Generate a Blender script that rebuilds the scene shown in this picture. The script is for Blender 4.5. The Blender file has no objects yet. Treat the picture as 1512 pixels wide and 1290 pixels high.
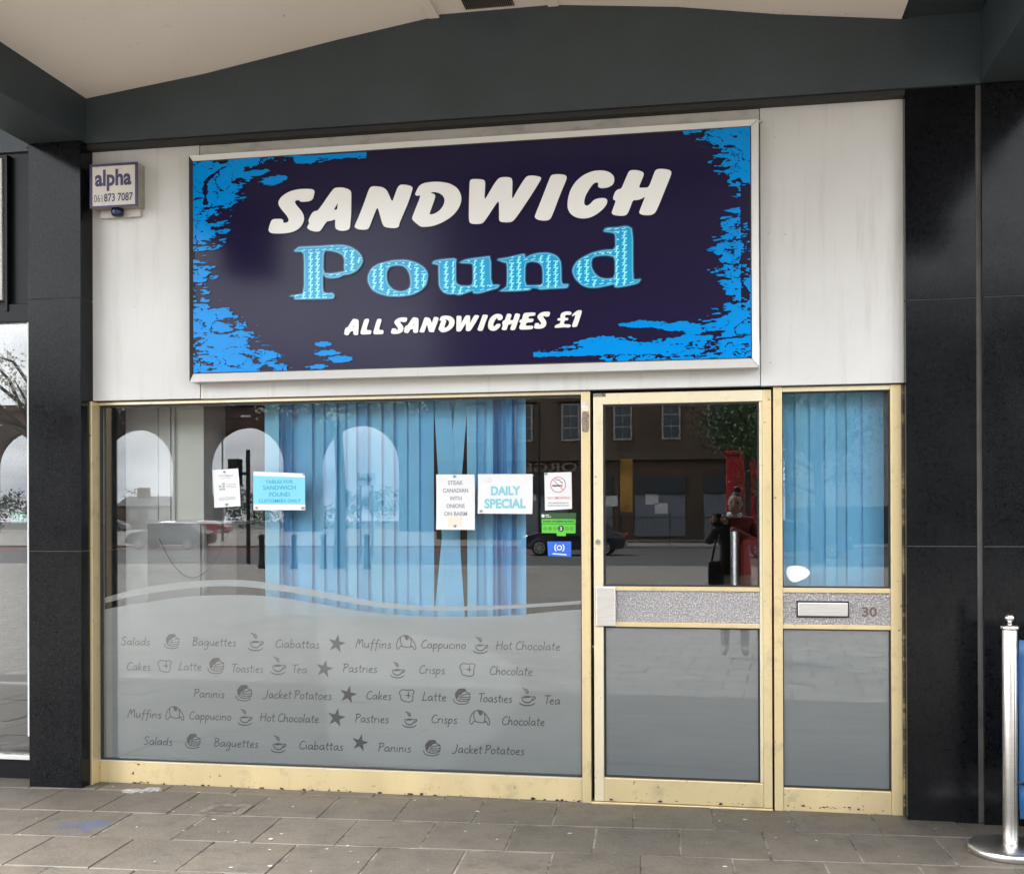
import bpy, bmesh, math, random
from mathutils import Vector, Matrix, noise
random.seed(7)
C = bpy.context.scene.collection
R = math.radians
scene = bpy.context.scene

# ---------------------------------------------------------------- camera
cam_d = bpy.data.cameras.new('camera')
cam = bpy.data.objects.new('camera', cam_d)
C.objects.link(cam)
cam_d.sensor_width = 36.0
cam_d.lens = 1675.83 / 1512 * 36
cam_d.shift_y = 115.756 / 1512
cam_d.clip_start = 0.01
cam_d.clip_end = 2000
_r = Vector((0.98397, 0.17829, -0.00331)); _u = Vector((0.00367, -0.00167, 0.99999)); _b = Vector((0.17828, -0.98398, -0.00230))
_m = Matrix((_r, _u, _b)).transposed().to_4x4()
_m.translation = Vector((0, -5.75, 1.44))
cam.matrix_world = _m
scene.camera = cam

# ---------------------------------------------------------------- sky, sun, exposure
SUN_EL, SUN_AZ = R(50), R(238)          # azimuth: compass-like, clockwise from +Y
w = bpy.data.worlds.new('World'); scene.world = w; w.use_nodes = True
nt = w.node_tree; nt.nodes.clear()
out = nt.nodes.new('ShaderNodeOutputWorld'); bg = nt.nodes.new('ShaderNodeBackground')
sky = nt.nodes.new('ShaderNodeTexSky'); sky.sky_type = 'NISHITA'; sky.sun_disc = False
sky.sun_elevation = SUN_EL; sky.sun_rotation = SUN_AZ; sky.dust_density = 4.0; sky.air_density = 1.2
tc = nt.nodes.new('ShaderNodeTexCoord'); mp = nt.nodes.new('ShaderNodeMapping'); mp.inputs['Scale'].default_value = (1, 1, 3.0)
nz = nt.nodes.new('ShaderNodeTexNoise'); nz.inputs['Scale'].default_value = 2.6; nz.inputs['Detail'].default_value = 6; nz.inputs['Roughness'].default_value = .55
cr = nt.nodes.new('ShaderNodeValToRGB')
cr.color_ramp.elements[0].position = .32; cr.color_ramp.elements[0].color = (3.4, 3.9, 4.8, 1)
cr.color_ramp.elements[1].position = .68; cr.color_ramp.elements[1].color = (14.0, 14.2, 14.5, 1)
mx = nt.nodes.new('ShaderNodeMix'); mx.data_type = 'RGBA'; mx.inputs[0].default_value = .88
L = nt.links.new
L(tc.outputs['Generated'], mp.inputs[0]); L(mp.outputs[0], nz.inputs['Vector']); L(nz.outputs[0], cr.inputs[0])
L(sky.outputs[0], mx.inputs[6]); L(cr.outputs[0], mx.inputs[7]); L(mx.outputs[2], bg.inputs[0]); L(bg.outputs[0], out.inputs[0])
bg.inputs[1].default_value = 0.11
sd = bpy.data.lights.new('sun', 'SUN'); sd.energy = 2.3; sd.angle = R(18); sd.color = (1, .96, .9)
so = bpy.data.objects.new('sun', sd); C.objects.link(so)
_d = Vector((math.sin(SUN_AZ) * math.cos(SUN_EL), math.cos(SUN_AZ) * math.cos(SUN_EL), math.sin(SUN_EL)))
so.rotation_euler = (-_d).to_track_quat('-Z', 'Y').to_euler()
so.location = (0, -20, 40)
vs = scene.view_settings
scene.display_settings.display_device = 'sRGB'
vs.view_transform = 'Standard'; vs.look = 'None'; vs.gamma = 1; vs.exposure = 2.36; vs.use_curve_mapping = False
scene.cycles.use_denoising = True
scene.cycles.max_bounces = 10; scene.cycles.transparent_max_bounces = 24
scene.cycles.caustics_reflective = False; scene.cycles.caustics_refractive = False
scene.cycles.sample_clamp_indirect = 6.0

# ---------------------------------------------------------------- measured outlines (metres, in the plane of the shopfront)
BIG = {'S': [[(-2.1, 3.1565), (-2.0686, 3.1533), (-2.0561, 3.1429), (-2.0609, 3.1215), (-2.0668, 3.1013), (-2.0845, 3.091), (-2.1159, 3.09), (-2.1336, 3.091), (-2.1415, 3.0996), (-2.1552, 3.1011), (-2.1671, 3.0935), (-2.1593, 3.0781), (-2.1318, 3.0467), (-2.1181, 3.0236), (-2.1143, 2.9972), (-2.1242, 2.9715), (-2.1478, 2.9483), (-2.1794, 2.9349), (-2.2189, 2.9304), (-2.2664, 2.9315), (-2.2982, 2.9357), (-2.3108, 2.9487), (-2.308, 2.9655), (-2.298, 2.9951), (-2.288, 3.0078), (-2.2662, 3.0085), (-2.2385, 3.0072), (-2.2286, 2.9992), (-2.2306, 2.9861), (-2.2148, 2.9853), (-2.2009, 2.9903), (-2.1989, 3.0033), (-2.2107, 3.0245), (-2.2383, 3.056), (-2.2541, 3.0793), (-2.256, 3.0982), (-2.2421, 3.12), (-2.2143, 3.1391), (-2.1787, 3.1522), (-2.1393, 3.1575)]], 'A': [[(-1.9282, 3.1545), (-1.901, 3.1515), (-1.8778, 3.1451), (-1.8604, 3.133), (-1.8577, 3.118), (-1.8587, 3.0438), (-1.8596, 3.0067), (-1.8648, 2.9476), (-1.8707, 2.933), (-1.8978, 2.9276), (-1.925, 2.9312), (-1.9444, 2.9422), (-1.9459, 2.9627), (-1.9442, 2.9924), (-1.9598, 2.985), (-1.9832, 2.982), (-1.991, 2.9817), (-2.0067, 2.962), (-2.0204, 2.9403), (-2.0341, 2.9305), (-2.0615, 2.9329), (-2.085, 2.9415), (-2.0987, 2.9534), (-2.0959, 2.9607), (-2.0849, 2.9789), (-2.0919, 2.9867), (-2.0848, 3.0069), (-2.069, 3.0323), (-2.0533, 3.0389), (-2.0396, 3.0394), (-2.0102, 3.0759), (-1.9828, 3.1136), (-1.9593, 3.1421), (-1.9476, 3.1526)], [(-1.9304, 3.0754), (-1.9324, 3.055), (-1.9355, 3.0385), (-1.9526, 3.0393), (-1.944, 3.0538)]], 'N': [[(-1.7466, 3.1505), (-1.7121, 3.1478), (-1.6863, 3.1409), (-1.6691, 3.1275), (-1.6584, 3.1083), (-1.6392, 3.0616), (-1.6262, 3.0941), (-1.6111, 3.1347), (-1.596, 3.1505), (-1.5703, 3.1491), (-1.5405, 3.1412), (-1.5298, 3.1323), (-1.5341, 3.114), (-1.5535, 3.0571), (-1.5794, 3.0005), (-1.6009, 2.9519), (-1.6031, 2.9354), (-1.6182, 2.9287), (-1.6482, 2.9301), (-1.6783, 2.937), (-1.6903, 2.9501), (-1.7039, 2.9985), (-1.7176, 3.045), (-1.7341, 3.0084), (-1.7581, 2.9472), (-1.7668, 2.9309), (-1.7906, 2.9279), (-1.821, 2.9315), (-1.8405, 2.9429), (-1.8383, 2.9553), (-1.8164, 3.0001), (-1.7858, 3.0735), (-1.7618, 3.1389)]], 'D': [[(-1.4086, 3.1553), (-1.3705, 3.1511), (-1.3326, 3.1408), (-1.299, 3.1196), (-1.2801, 3.0919), (-1.2739, 3.0628), (-1.2803, 3.0304), (-1.2994, 2.9985), (-1.3332, 2.9674), (-1.3797, 2.943), (-1.4263, 2.9288), (-1.4687, 2.9268), (-1.49, 2.9299), (-1.5112, 2.9474), (-1.5325, 2.9671), (-1.5324, 2.9816), (-1.5152, 3.022), (-1.4852, 3.0927), (-1.5065, 3.0877), (-1.5184, 3.0945), (-1.5107, 3.1127), (-1.4978, 3.1368), (-1.4765, 3.15), (-1.4468, 3.1546)], [(-1.4384, 3.1013), (-1.4215, 3.1037), (-1.394, 3.0981), (-1.3708, 3.0824), (-1.3611, 3.0613), (-1.3667, 3.0349), (-1.3858, 3.0091), (-1.4134, 2.992), (-1.4443, 2.9874), (-1.4345, 3.0137), (-1.4088, 3.0824), (-1.4173, 3.0932)]], 'W': [[(-1.2133, 3.1579), (-1.1673, 3.1536), (-1.1515, 3.1454), (-1.1516, 3.1168), (-1.156, 3.0455), (-1.1342, 3.0791), (-1.1008, 3.1323), (-1.0799, 3.1556), (-1.055, 3.1591), (-1.0219, 3.1552), (-1.0108, 3.1436), (-1.0118, 3.0928), (-1.0141, 3.04), (-0.9891, 3.0834), (-0.9518, 3.1403), (-0.9353, 3.1576), (-0.9066, 3.158), (-0.8738, 3.1509), (-0.8628, 3.1434), (-0.8718, 3.1256), (-0.9234, 3.0474), (-0.9937, 2.9495), (-1.0144, 2.9302), (-1.0434, 2.9292), (-1.0724, 2.9331), (-1.0806, 2.9437), (-1.0797, 2.9742), (-1.0803, 3.0456), (-1.1053, 3.0122), (-1.1513, 2.9452), (-1.1681, 2.9296), (-1.1973, 2.9278), (-1.2266, 2.9325), (-1.2362, 2.9453), (-1.2355, 3.0231), (-1.2322, 3.1376), (-1.2279, 3.1538)]], 'I': [[(-0.8043, 3.1562), (-0.7798, 3.1576), (-0.7473, 3.153), (-0.7343, 3.1421), (-0.7393, 3.1222), (-0.7679, 3.0592), (-0.809, 2.9523), (-0.8214, 2.9327), (-0.8418, 2.9277), (-0.8786, 2.9323), (-0.897, 2.9446), (-0.897, 2.9568), (-0.866, 3.0281), (-0.8248, 3.1311), (-0.8145, 3.1528)]], 'C': [[(-0.5533, 3.163), (-0.5231, 3.1537), (-0.5004, 3.1335), (-0.4967, 3.1087), (-0.5063, 3.0884), (-0.5309, 3.0765), (-0.5612, 3.0744), (-0.5802, 3.083), (-0.5771, 3.098), (-0.582, 3.1066), (-0.5991, 3.103), (-0.6182, 3.0813), (-0.6412, 3.0446), (-0.6489, 3.0146), (-0.6471, 2.9974), (-0.6338, 2.991), (-0.6204, 2.9979), (-0.5994, 3.0196), (-0.5766, 3.026), (-0.5462, 3.0262), (-0.5323, 3.016), (-0.535, 2.9972), (-0.5502, 2.9753), (-0.5806, 2.9504), (-0.6149, 2.9331), (-0.6492, 2.9284), (-0.6874, 2.9349), (-0.718, 2.9555), (-0.7324, 2.9848), (-0.7311, 3.0266), (-0.7175, 3.0754), (-0.6906, 3.1157), (-0.6523, 3.1459), (-0.6065, 3.1623), (-0.5799, 3.1645)]], 'H': [[(-0.4099, 3.1566), (-0.3836, 3.1543), (-0.3612, 3.1462), (-0.3511, 3.1362), (-0.3575, 3.1159), (-0.3791, 3.0663), (-0.3577, 3.0662), (-0.3285, 3.0654), (-0.3127, 3.1058), (-0.2976, 3.1463), (-0.2864, 3.1539), (-0.264, 3.1545), (-0.2306, 3.1481), (-0.2169, 3.1379), (-0.2196, 3.1193), (-0.2458, 3.0571), (-0.2834, 2.9652), (-0.2984, 2.9378), (-0.3208, 2.9288), (-0.3582, 2.9315), (-0.3758, 2.9418), (-0.3731, 2.9548), (-0.358, 2.9917), (-0.3448, 3.0249), (-0.3617, 3.0126), (-0.3842, 3.007), (-0.4067, 3.0082), (-0.4181, 2.976), (-0.4313, 2.9446), (-0.4446, 2.9332), (-0.4709, 2.9334), (-0.5011, 2.9387), (-0.5124, 2.9488), (-0.5067, 2.9655), (-0.4895, 3.01), (-0.5027, 3.0145), (-0.5046, 3.0259), (-0.4951, 3.0519), (-0.4818, 3.0644), (-0.4629, 3.0671), (-0.4496, 3.0985), (-0.4288, 3.1445), (-0.4212, 3.1535)]]}
PND = {'P': [[(-2.1687, 2.8387), (-2.1443, 2.8567), (-2.1172, 2.8554), (-2.0633, 2.8555), (-2.0122, 2.8547), (-1.9934, 2.8564), (-1.9452, 2.8567), (-1.9025, 2.8548), (-1.8599, 2.8426), (-1.8228, 2.818), (-1.8017, 2.7916), (-1.7975, 2.7659), (-1.8098, 2.741), (-1.8338, 2.7165), (-1.871, 2.7027), (-1.903, 2.7015), (-1.9244, 2.6896), (-1.9565, 2.6868), (-1.9939, 2.6899), (-2.0153, 2.7139), (-2.0146, 2.6164), (-1.9888, 2.6077), (-1.962, 2.6093), (-1.9503, 2.596), (-1.9568, 2.5809), (-1.9996, 2.581), (-2.0641, 2.5824), (-2.1289, 2.5838), (-2.1695, 2.5853), (-2.1667, 2.5991), (-2.1938, 2.6027), (-2.1559, 2.6065), (-2.1153, 2.6126), (-2.1147, 2.8157), (-2.1281, 2.8317), (-2.166, 2.8334)], [(-2.0096, 2.8315), (-1.9721, 2.8298), (-1.9293, 2.8177), (-1.9027, 2.8011), (-1.8948, 2.7701), (-1.8986, 2.7396), (-1.8923, 2.7189), (-1.9243, 2.7142), (-1.9671, 2.7093), (-2.0126, 2.7148)]], 'o': [[(-1.633, 2.7638), (-1.5649, 2.7634), (-1.5128, 2.7475), (-1.4713, 2.7215), (-1.4506, 2.6903), (-1.4533, 2.6602), (-1.4612, 2.6303), (-1.4925, 2.6013), (-1.5394, 2.5829), (-1.5969, 2.5775), (-1.6598, 2.5814), (-1.7124, 2.5971), (-1.7493, 2.6189), (-1.7693, 2.6578), (-1.7702, 2.6884), (-1.7516, 2.7283), (-1.7119, 2.7495), (-1.6698, 2.7578)], [(-1.6331, 2.7375), (-1.5912, 2.7367), (-1.5651, 2.7229), (-1.5469, 2.6893), (-1.5418, 2.6537), (-1.5445, 2.6235), (-1.5655, 2.6066), (-1.5968, 2.6018), (-1.6335, 2.6118), (-1.6597, 2.6382), (-1.6711, 2.6691), (-1.6699, 2.7096), (-1.6541, 2.7318)]], 'u': [[(-1.4291, 2.7391), (-1.419, 2.7523), (-1.3671, 2.7578), (-1.3014, 2.76), (-1.3055, 2.7299), (-1.3058, 2.6369), (-1.2919, 2.6247), (-1.2721, 2.6181), (-1.2364, 2.6167), (-1.2159, 2.6256), (-1.2155, 2.7222), (-1.2242, 2.7303), (-1.2876, 2.7357), (-1.2637, 2.7494), (-1.2202, 2.7553), (-1.157, 2.7602), (-1.1236, 2.7626), (-1.1229, 2.618), (-1.077, 2.6162), (-1.0908, 2.5994), (-1.1301, 2.5913), (-1.1813, 2.5778), (-1.2148, 2.5791), (-1.216, 2.5946), (-1.2445, 2.5841), (-1.2881, 2.5723), (-1.3079, 2.5788), (-1.3437, 2.5794), (-1.3716, 2.591), (-1.3875, 2.613), (-1.3934, 2.6288), (-1.3951, 2.7182), (-1.3931, 2.7279), (-1.4031, 2.7322)]], 'n': [[(-1.0962, 2.7459), (-1.0393, 2.7511), (-0.9931, 2.7603), (-0.9487, 2.7677), (-0.9496, 2.7455), (-0.9148, 2.7611), (-0.8759, 2.7679), (-0.8327, 2.7668), (-0.7983, 2.7559), (-0.7768, 2.7379), (-0.7649, 2.7118), (-0.7644, 2.6138), (-0.7515, 2.6056), (-0.7267, 2.6059), (-0.7344, 2.587), (-0.7773, 2.5866), (-0.829, 2.5865), (-0.8722, 2.5847), (-0.8894, 2.5931), (-0.9089, 2.5982), (-0.9241, 2.5838), (-0.9676, 2.5825), (-1.0155, 2.5818), (-1.081, 2.5834), (-1.0547, 2.5975), (-1.0398, 2.6098), (-1.0394, 2.7258), (-1.0586, 2.7288)], [(-0.9475, 2.7197), (-0.915, 2.7281), (-0.8803, 2.721), (-0.861, 2.701), (-0.8576, 2.6602), (-0.8591, 2.6069), (-0.9089, 2.6059), (-0.9492, 2.6083)]], 'd': [[(-0.5545, 2.8593), (-0.5417, 2.8777), (-0.4868, 2.8763), (-0.4362, 2.8831), (-0.4069, 2.8648), (-0.4077, 2.6205), (-0.3952, 2.6137), (-0.3666, 2.6167), (-0.3826, 2.5963), (-0.433, 2.5857), (-0.4963, 2.5785), (-0.5004, 2.5968), (-0.5385, 2.5899), (-0.5894, 2.5822), (-0.6319, 2.5851), (-0.666, 2.6013), (-0.6957, 2.6323), (-0.7093, 2.6668), (-0.7041, 2.6921), (-0.6826, 2.721), (-0.6484, 2.7407), (-0.6058, 2.7579), (-0.5506, 2.7681), (-0.4935, 2.7676), (-0.4932, 2.8415), (-0.508, 2.8528)], [(-0.6059, 2.7346), (-0.5719, 2.7415), (-0.5295, 2.7405), (-0.4957, 2.7297), (-0.4961, 2.6283), (-0.5384, 2.6237), (-0.5723, 2.6314), (-0.5976, 2.6537), (-0.6124, 2.684), (-0.6145, 2.7095)]]}
SMALL = [('A', -1.8993, -1.8203, 2.3863, 2.4712), ('L', -1.8099, -1.7518, 2.3886, 2.4688), ('L', -1.7413, -1.6861, 2.3872, 2.4665), ('S', -1.6475, -1.5609, 2.3859, 2.4699), ('A', -1.5796, -1.5013, 2.3871, 2.4678), ('N', -1.4963, -1.3957, 2.3879, 2.4658), ('D', -1.396, -1.3115, 2.3863, 2.4705), ('W', -1.3032, -1.184, 2.3875, 2.4685), ('I', -1.1929, -1.1394, 2.3865, 2.4687), ('C', -1.1389, -1.0626, 2.3847, 2.4701), ('H', -1.0688, -0.9742, 2.3849, 2.4695), ('E', -0.9796, -0.8948, 2.3862, 2.4709), ('S', -0.9035, -0.8216, 2.3879, 2.4724), ('£', -0.8001, -0.7121, 2.3886, 2.4702), ('1', -0.7123, -0.6605, 2.3907, 2.4741)]
FILM_TOP = [(-3.3821, 0.9354), (-3.36, 0.9405), (-3.0034, 0.9998), (-2.799, 1.0232), (-2.5958, 1.0305), (-2.3641, 1.0256), (-2.1056, 0.9895), (-1.8757, 0.9487), (-1.6577, 0.9298), (-1.4103, 0.9221), (-1.0677, 0.9333), (-0.8267, 0.9606), (-0.6831, 0.9727), (-0.6483, 0.9765)]
STRIPE_UP = [(-3.3819, 0.9973), (-3.3615, 1.0016), (-3.1988, 1.0458), (-3.0032, 1.0856), (-2.7021, 1.1124), (-2.4698, 1.1103), (-2.1563, 1.067), (-1.8755, 1.017), (-1.7598, 0.9966), (-1.4576, 0.9762), (-1.1642, 0.9849), (-0.8738, 1.002), (-0.683, 1.0177), (-0.6481, 1.0215)]
STRIPE_LO = [(-3.382, 0.9654), (-3.3615, 0.9709), (-3.1989, 1.0121), (-3.0033, 1.0451), (-2.7022, 1.0793), (-2.4699, 1.0737), (-2.1564, 1.0325), (-1.8756, 0.9861), (-1.7599, 0.9697), (-1.4576, 0.9549), (-1.1643, 0.9649), (-0.8738, 0.9845), (-0.683, 1.0004), (-0.6482, 1.0042)]
MENU = [('Salads', -3.2401, -3.0666, 0.7477), ('#slice', -2.9826, -2.891, 0.7328), ('Baguettes', -2.8195, -2.5642, 0.7517), ('#cup', -2.4981, -2.4051, 0.7301), ('Ciabattas', -2.3434, -2.0911, 0.7488), ('#star', -2.042, -1.9514, 0.7345), ('Muffins', -1.895, -1.6937, 0.756), ('#croissant', -1.6679, -1.5646, 0.7412), ('Cappucino', -1.5352, -1.291, 0.759), ('#cup', -1.255, -1.1722, 0.7377), ('Hot Chocolate', -1.1327, -0.7958, 0.7597), ('Cakes', -3.2081, -3.063, 0.61), ('#bread', -3.027, -2.9391, 0.5983), ('Latte', -2.8992, -2.7646, 0.6163), ('#slice', -2.7292, -2.631, 0.601), ('Toasties', -2.5919, -2.4093, 0.6121), ('#cup', -2.3708, -2.2785, 0.6049), ('Tea', -2.2478, -2.16, 0.6147), ('#star', -2.1106, -2.0197, 0.5996), ('Pastries', -1.9631, -1.7721, 0.6254), ('#cup', -1.7016, -1.6203, 0.6011), ('Crisps', -1.5466, -1.404, 0.6265), ('#bread', -1.3314, -1.241, 0.6128), ('Chocolate', -1.169, -0.9408, 0.6284), ('Paninis', -2.8124, -2.6314, 0.4712), ('#slice', -2.569, -2.4717, 0.4579), ('Jacket Potatoes', -2.4097, -2.0238, 0.4765), ('#star', -1.9786, -1.8884, 0.4656), ('Cakes', -1.836, -1.6946, 0.4842), ('#bread', -1.6576, -1.5692, 0.4702), ('Latte', -1.5287, -1.3972, 0.4848), ('#slice', -1.3609, -1.2667, 0.4709), ('Toasties', -1.227, -1.0478, 0.486), ('#cup', -1.0123, -0.9236, 0.4728), ('Tea', -0.8812, -0.7967, 0.4832), ('Muffins', -3.2048, -2.9997, 0.35), ('#croissant', -2.9757, -2.8722, 0.3328), ('Cappucino', -2.8405, -2.5927, 0.3498), ('#cup', -2.5576, -2.4721, 0.3262), ('Hot Chocolate', -2.4294, -2.0961, 0.3518), ('#star', -2.0469, -1.9526, 0.3413), ('Pastries', -1.8963, -1.7098, 0.3614), ('#cup', -1.6359, -1.5549, 0.3424), ('Crisps', -1.4815, -1.3394, 0.3691), ('#croissant', -1.2743, -1.1699, 0.357), ('Chocolate', -1.1053, -0.878, 0.3707), ('Salads', -3.1084, -2.9362, 0.2037), ('#slice', -2.8607, -2.7698, 0.1919), ('Baguettes', -2.6949, -2.4376, 0.2074), ('#cup', -2.3682, -2.2797, 0.1862), ('Ciabattas', -2.2108, -1.9606, 0.2086), ('#star', -1.9117, -1.8256, 0.2122), ('Paninis', -1.7697, -1.5884, 0.2113), ('#slice', -1.5223, -1.4272, 0.1969), ('Jacket Potatoes', -1.3653, -0.9847, 0.2176)]
POST = {'leaflet': [(-2.6922, 1.7053), (-2.5436, 1.7128), (-2.5306, 1.5094), (-2.681, 1.5009)], 'tables': [(-2.4582, 1.6954), (-2.1663, 1.6815), (-2.165, 1.4857), (-2.4588, 1.4871)], 'steak': [(-1.4449, 1.6688), (-1.24, 1.6667), (-1.2399, 1.3793), (-1.4459, 1.3814)], 'daily': [(-1.222, 1.6683), (-0.9347, 1.6654), (-0.9371, 1.461), (-1.2245, 1.4639)], 'nosmoke': [(-0.8746, 1.6717), (-0.7342, 1.6738), (-0.732, 1.4862), (-0.8718, 1.4782)], 'hyg': [(-0.8895, 1.4347), (-0.7141, 1.4341), (-0.7143, 1.3612), (-0.888, 1.3631)], 'blue': [(-0.86, 1.3196), (-0.7372, 1.3196), (-0.7374, 1.2397), (-0.8567, 1.2464)], 'pat': [(0.3308, 1.2025), (0.4513, 1.203), (0.451, 1.116), (0.3304, 1.1152)]}
SLATS = [-2.463, -2.3762, -2.3055, -2.1844, -2.1183, -2.0448, -1.9947, -1.937, -1.868, -1.7918, -1.7234, -1.6515, -1.5837, -1.5012]
SLATS2 = [-1.3151, -1.2708, -1.2265, -1.1567, -1.1201, -1.0689, -1.0034]
TILT = [[(-1.4992, 2.0691), (-1.4096, 2.0671), (-1.3317, 0.9331), (-1.4282, 0.9319)], [(-1.3762, 2.0664), (-1.3131, 2.065), (-1.4133, 0.9321), (-1.5029, 0.9311)]]
SLATS3 = [0.3062, 0.3932, 0.4648, 0.5395, 0.5956, 0.645, 0.7204, 0.8117]
ARCH = [(-3.3599, 3.6826), (-2.6776, 3.798), (-1.926, 3.9225), (-1.4194, 3.9971), (-1.3767, 4.0074), (-0.8079, 4.0082), (-0.1862, 3.946), (0.3003, 3.8693), (0.8336, 3.7771)]
SIGN = ([(-2.7374, 3.3386), (0.1694, 3.3399), (0.1619, 2.2036), (-2.7406, 2.2171)], [(-2.752, 3.36), (0.2055, 3.3705), (0.1978, 2.1576), (-2.7554, 2.1714)])
ALARM = ([(-3.3249, 3.351), (-3.0502, 3.3457), (-3.0489, 3.1225), (-3.3215, 3.124)], [(-3.0688, 3.3793), (-3.3477, 3.0893), (-3.0695, 3.105)])

# ---------------------------------------------------------------- helpers
class MB:
    """collects shapes into one mesh"""
    def __init__(s): s.v = []; s.f = []
    def add(s, vs, fs):
        o = len(s.v); s.v += [tuple(v) for v in vs]; s.f += [tuple(i + o for i in f) for f in fs]; return s
    def box(s, x0, x1, y0, y1, z0, z1, m=None):
        vs = [(x, y, z) for z in (z0, z1) for y in (y0, y1) for x in (x0, x1)]
        if m: vs = [m @ Vector(v) for v in vs]
        return s.add(vs, [(0, 2, 3, 1), (4, 5, 7, 6), (0, 1, 5, 4), (2, 6, 7, 3), (0, 4, 6, 2), (1, 3, 7, 5)])
    def prism(s, pts, y0, y1):
        """outline in x,z extruded from y0 (front) to y1"""
        n = len(pts)
        vs = [(p[0], y0, p[1]) for p in pts] + [(p[0], y1, p[1]) for p in pts]
        return s.add(vs, [tuple(range(n)), tuple(range(2 * n - 1, n - 1, -1))] + [(i, i + n, (i + 1) % n + n, (i + 1) % n) for i in range(n)])
    def lathe(s, prof, n=24, c=(0, 0, 0), ax='z'):
        vs = []; fs = []
        for r, h in prof:
            for k in range(n):
                a = 2 * math.pi * k / n
                p = (r * math.cos(a), r * math.sin(a), h)
                if ax == 'y': p = (p[0], p[2], p[1])
                if ax == 'x': p = (p[2], p[0], p[1])
                vs.append((p[0] + c[0], p[1] + c[1], p[2] + c[2]))
        for i in range(len(prof) - 1):
            for k in range(n):
                a, b = i * n + k, i * n + (k + 1) % n
                fs.append((a, b, b + n, a + n))
        fs.append(tuple(range(n - 1, -1, -1))); fs.append(tuple(range((len(prof) - 1) * n, len(prof) * n)))
        return s.add(vs, fs)
    def tube(s, pts, r, n=8):
        pts = [Vector(p) for p in pts]
        rs = r if isinstance(r, (list, tuple)) else [r] * len(pts)
        o = []; 
        for i, p in enumerate(pts):
            t = (pts[min(i + 1, len(pts) - 1)] - pts[max(i - 1, 0)]).normalized()
            a = t.cross(Vector((0, 0, 1)) if abs(t.z) < .9 else Vector((1, 0, 0))).normalized(); b = t.cross(a)
            o += [p + (a * math.cos(2 * math.pi * k / n) + b * math.sin(2 * math.pi * k / n)) * rs[i] for k in range(n)]
        fs = [(i * n + k, i * n + (k + 1) % n, (i + 1) * n + (k + 1) % n, (i + 1) * n + k) for i in range(len(pts) - 1) for k in range(n)]
        fs += [tuple(range(n - 1, -1, -1)), tuple(range((len(pts) - 1) * n, len(pts) * n))]
        return s.add(o, fs)
    def build(s, name, m, parent=None, bevel=0, smooth=False, loc=None):
        me = bpy.data.meshes.new(name); me.from_pydata(s.v, [], s.f); me.validate()
        bm = bmesh.new(); bm.from_mesh(me); bmesh.ops.recalc_face_normals(bm, faces=bm.faces); bm.to_mesh(me); bm.free()
        return link(name, me, m, parent, bevel, smooth, loc)

def link(name, me, m, parent=None, bevel=0, smooth=False, loc=None):
    o = bpy.data.objects.new(name, me); C.objects.link(o)
    if m is not None:
        for x in (m if isinstance(m, (list, tuple)) else [m]): me.materials.append(x)
    if parent: o.parent = parent
    if loc: o.location = loc
    if smooth:
        for p in me.polygons: p.use_smooth = True
    if bevel:
        b = o.modifiers.new('bevel', 'BEVEL'); b.width = bevel; b.segments = 2; b.limit_method = 'ANGLE'; b.angle_limit = R(40)
    return o

def tag(o, label=None, cat=None, group=None, kind=None):
    if label: o['label'] = label
    if cat: o['category'] = cat
    if group: o['group'] = group
    if kind: o['kind'] = kind
    return o

def thing(name, label, cat, loc=(0, 0, 0), group=None, rz=0):
    o = bpy.data.objects.new(name, None); C.objects.link(o); o.location = loc; o.rotation_euler = (0, 0, rz)
    o.empty_display_size = .2
    return tag(o, label, cat, group)

def copy_tree(o, parent=None):
    c = o.copy(); C.objects.link(c)
    if parent: c.parent = parent
    for ch in list(o.children): copy_tree(ch, c)
    return c

def chaikin(p, it=2, q=.25, closed=True):
    for _ in range(it):
        o = []; n = len(p)
        for i in range(n if closed else n - 1):
            a, b = p[i], p[(i + 1) % n]
            o += [(a[0] + (b[0] - a[0]) * q, a[1] + (b[1] - a[1]) * q), (a[0] + (b[0] - a[0]) * (1 - q), a[1] + (b[1] - a[1]) * (1 - q))]
        if not closed: o = [p[0]] + o + [p[-1]]
        p = o
    return p

UP = Matrix.Rotation(R(90), 4, 'X')     # drawing plane x,y -> x,z facing the street
def flat_mesh(loops, depth=.001, offset=0):
    """filled outlines (with holes) in x,z as a thin plate; front face at +depth towards the street"""
    cu = bpy.data.curves.new('outline', 'CURVE'); cu.dimensions = '2D'; cu.fill_mode = 'BOTH'; cu.extrude = depth; cu.offset = offset
    for l in loops:
        s = cu.splines.new('POLY'); s.points.add(len(l) - 1); s.use_cyclic_u = True
        for i, (x, y) in enumerate(l): s.points[i].co = (x, y, 0, 1)
    o = bpy.data.objects.new('outline', cu); C.objects.link(o)
    dg = bpy.context.evaluated_depsgraph_get(); dg.update()
    me = bpy.data.meshes.new_from_object(o.evaluated_get(dg)); me.transform(UP)
    bpy.data.objects.remove(o); bpy.data.curves.remove(cu); me.materials.clear()
    return me

def text_mesh(body, bold=0, shear=0, extrude=.0008, spacing=1.0):
    cu = bpy.data.curves.new('lettering', 'FONT'); cu.body = body; cu.size = 1; cu.align_x = 'LEFT'; cu.offset = bold; cu.shear = shear
    cu.extrude = extrude; cu.resolution_u = 3; cu.space_character = spacing
    o = bpy.data.objects.new('lettering', cu); C.objects.link(o)
    dg = bpy.context.evaluated_depsgraph_get(); dg.update()
    me = bpy.data.meshes.new_from_object(o.evaluated_get(dg))
    bpy.data.objects.remove(o); bpy.data.curves.remove(cu); me.materials.clear()
    return me

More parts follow.
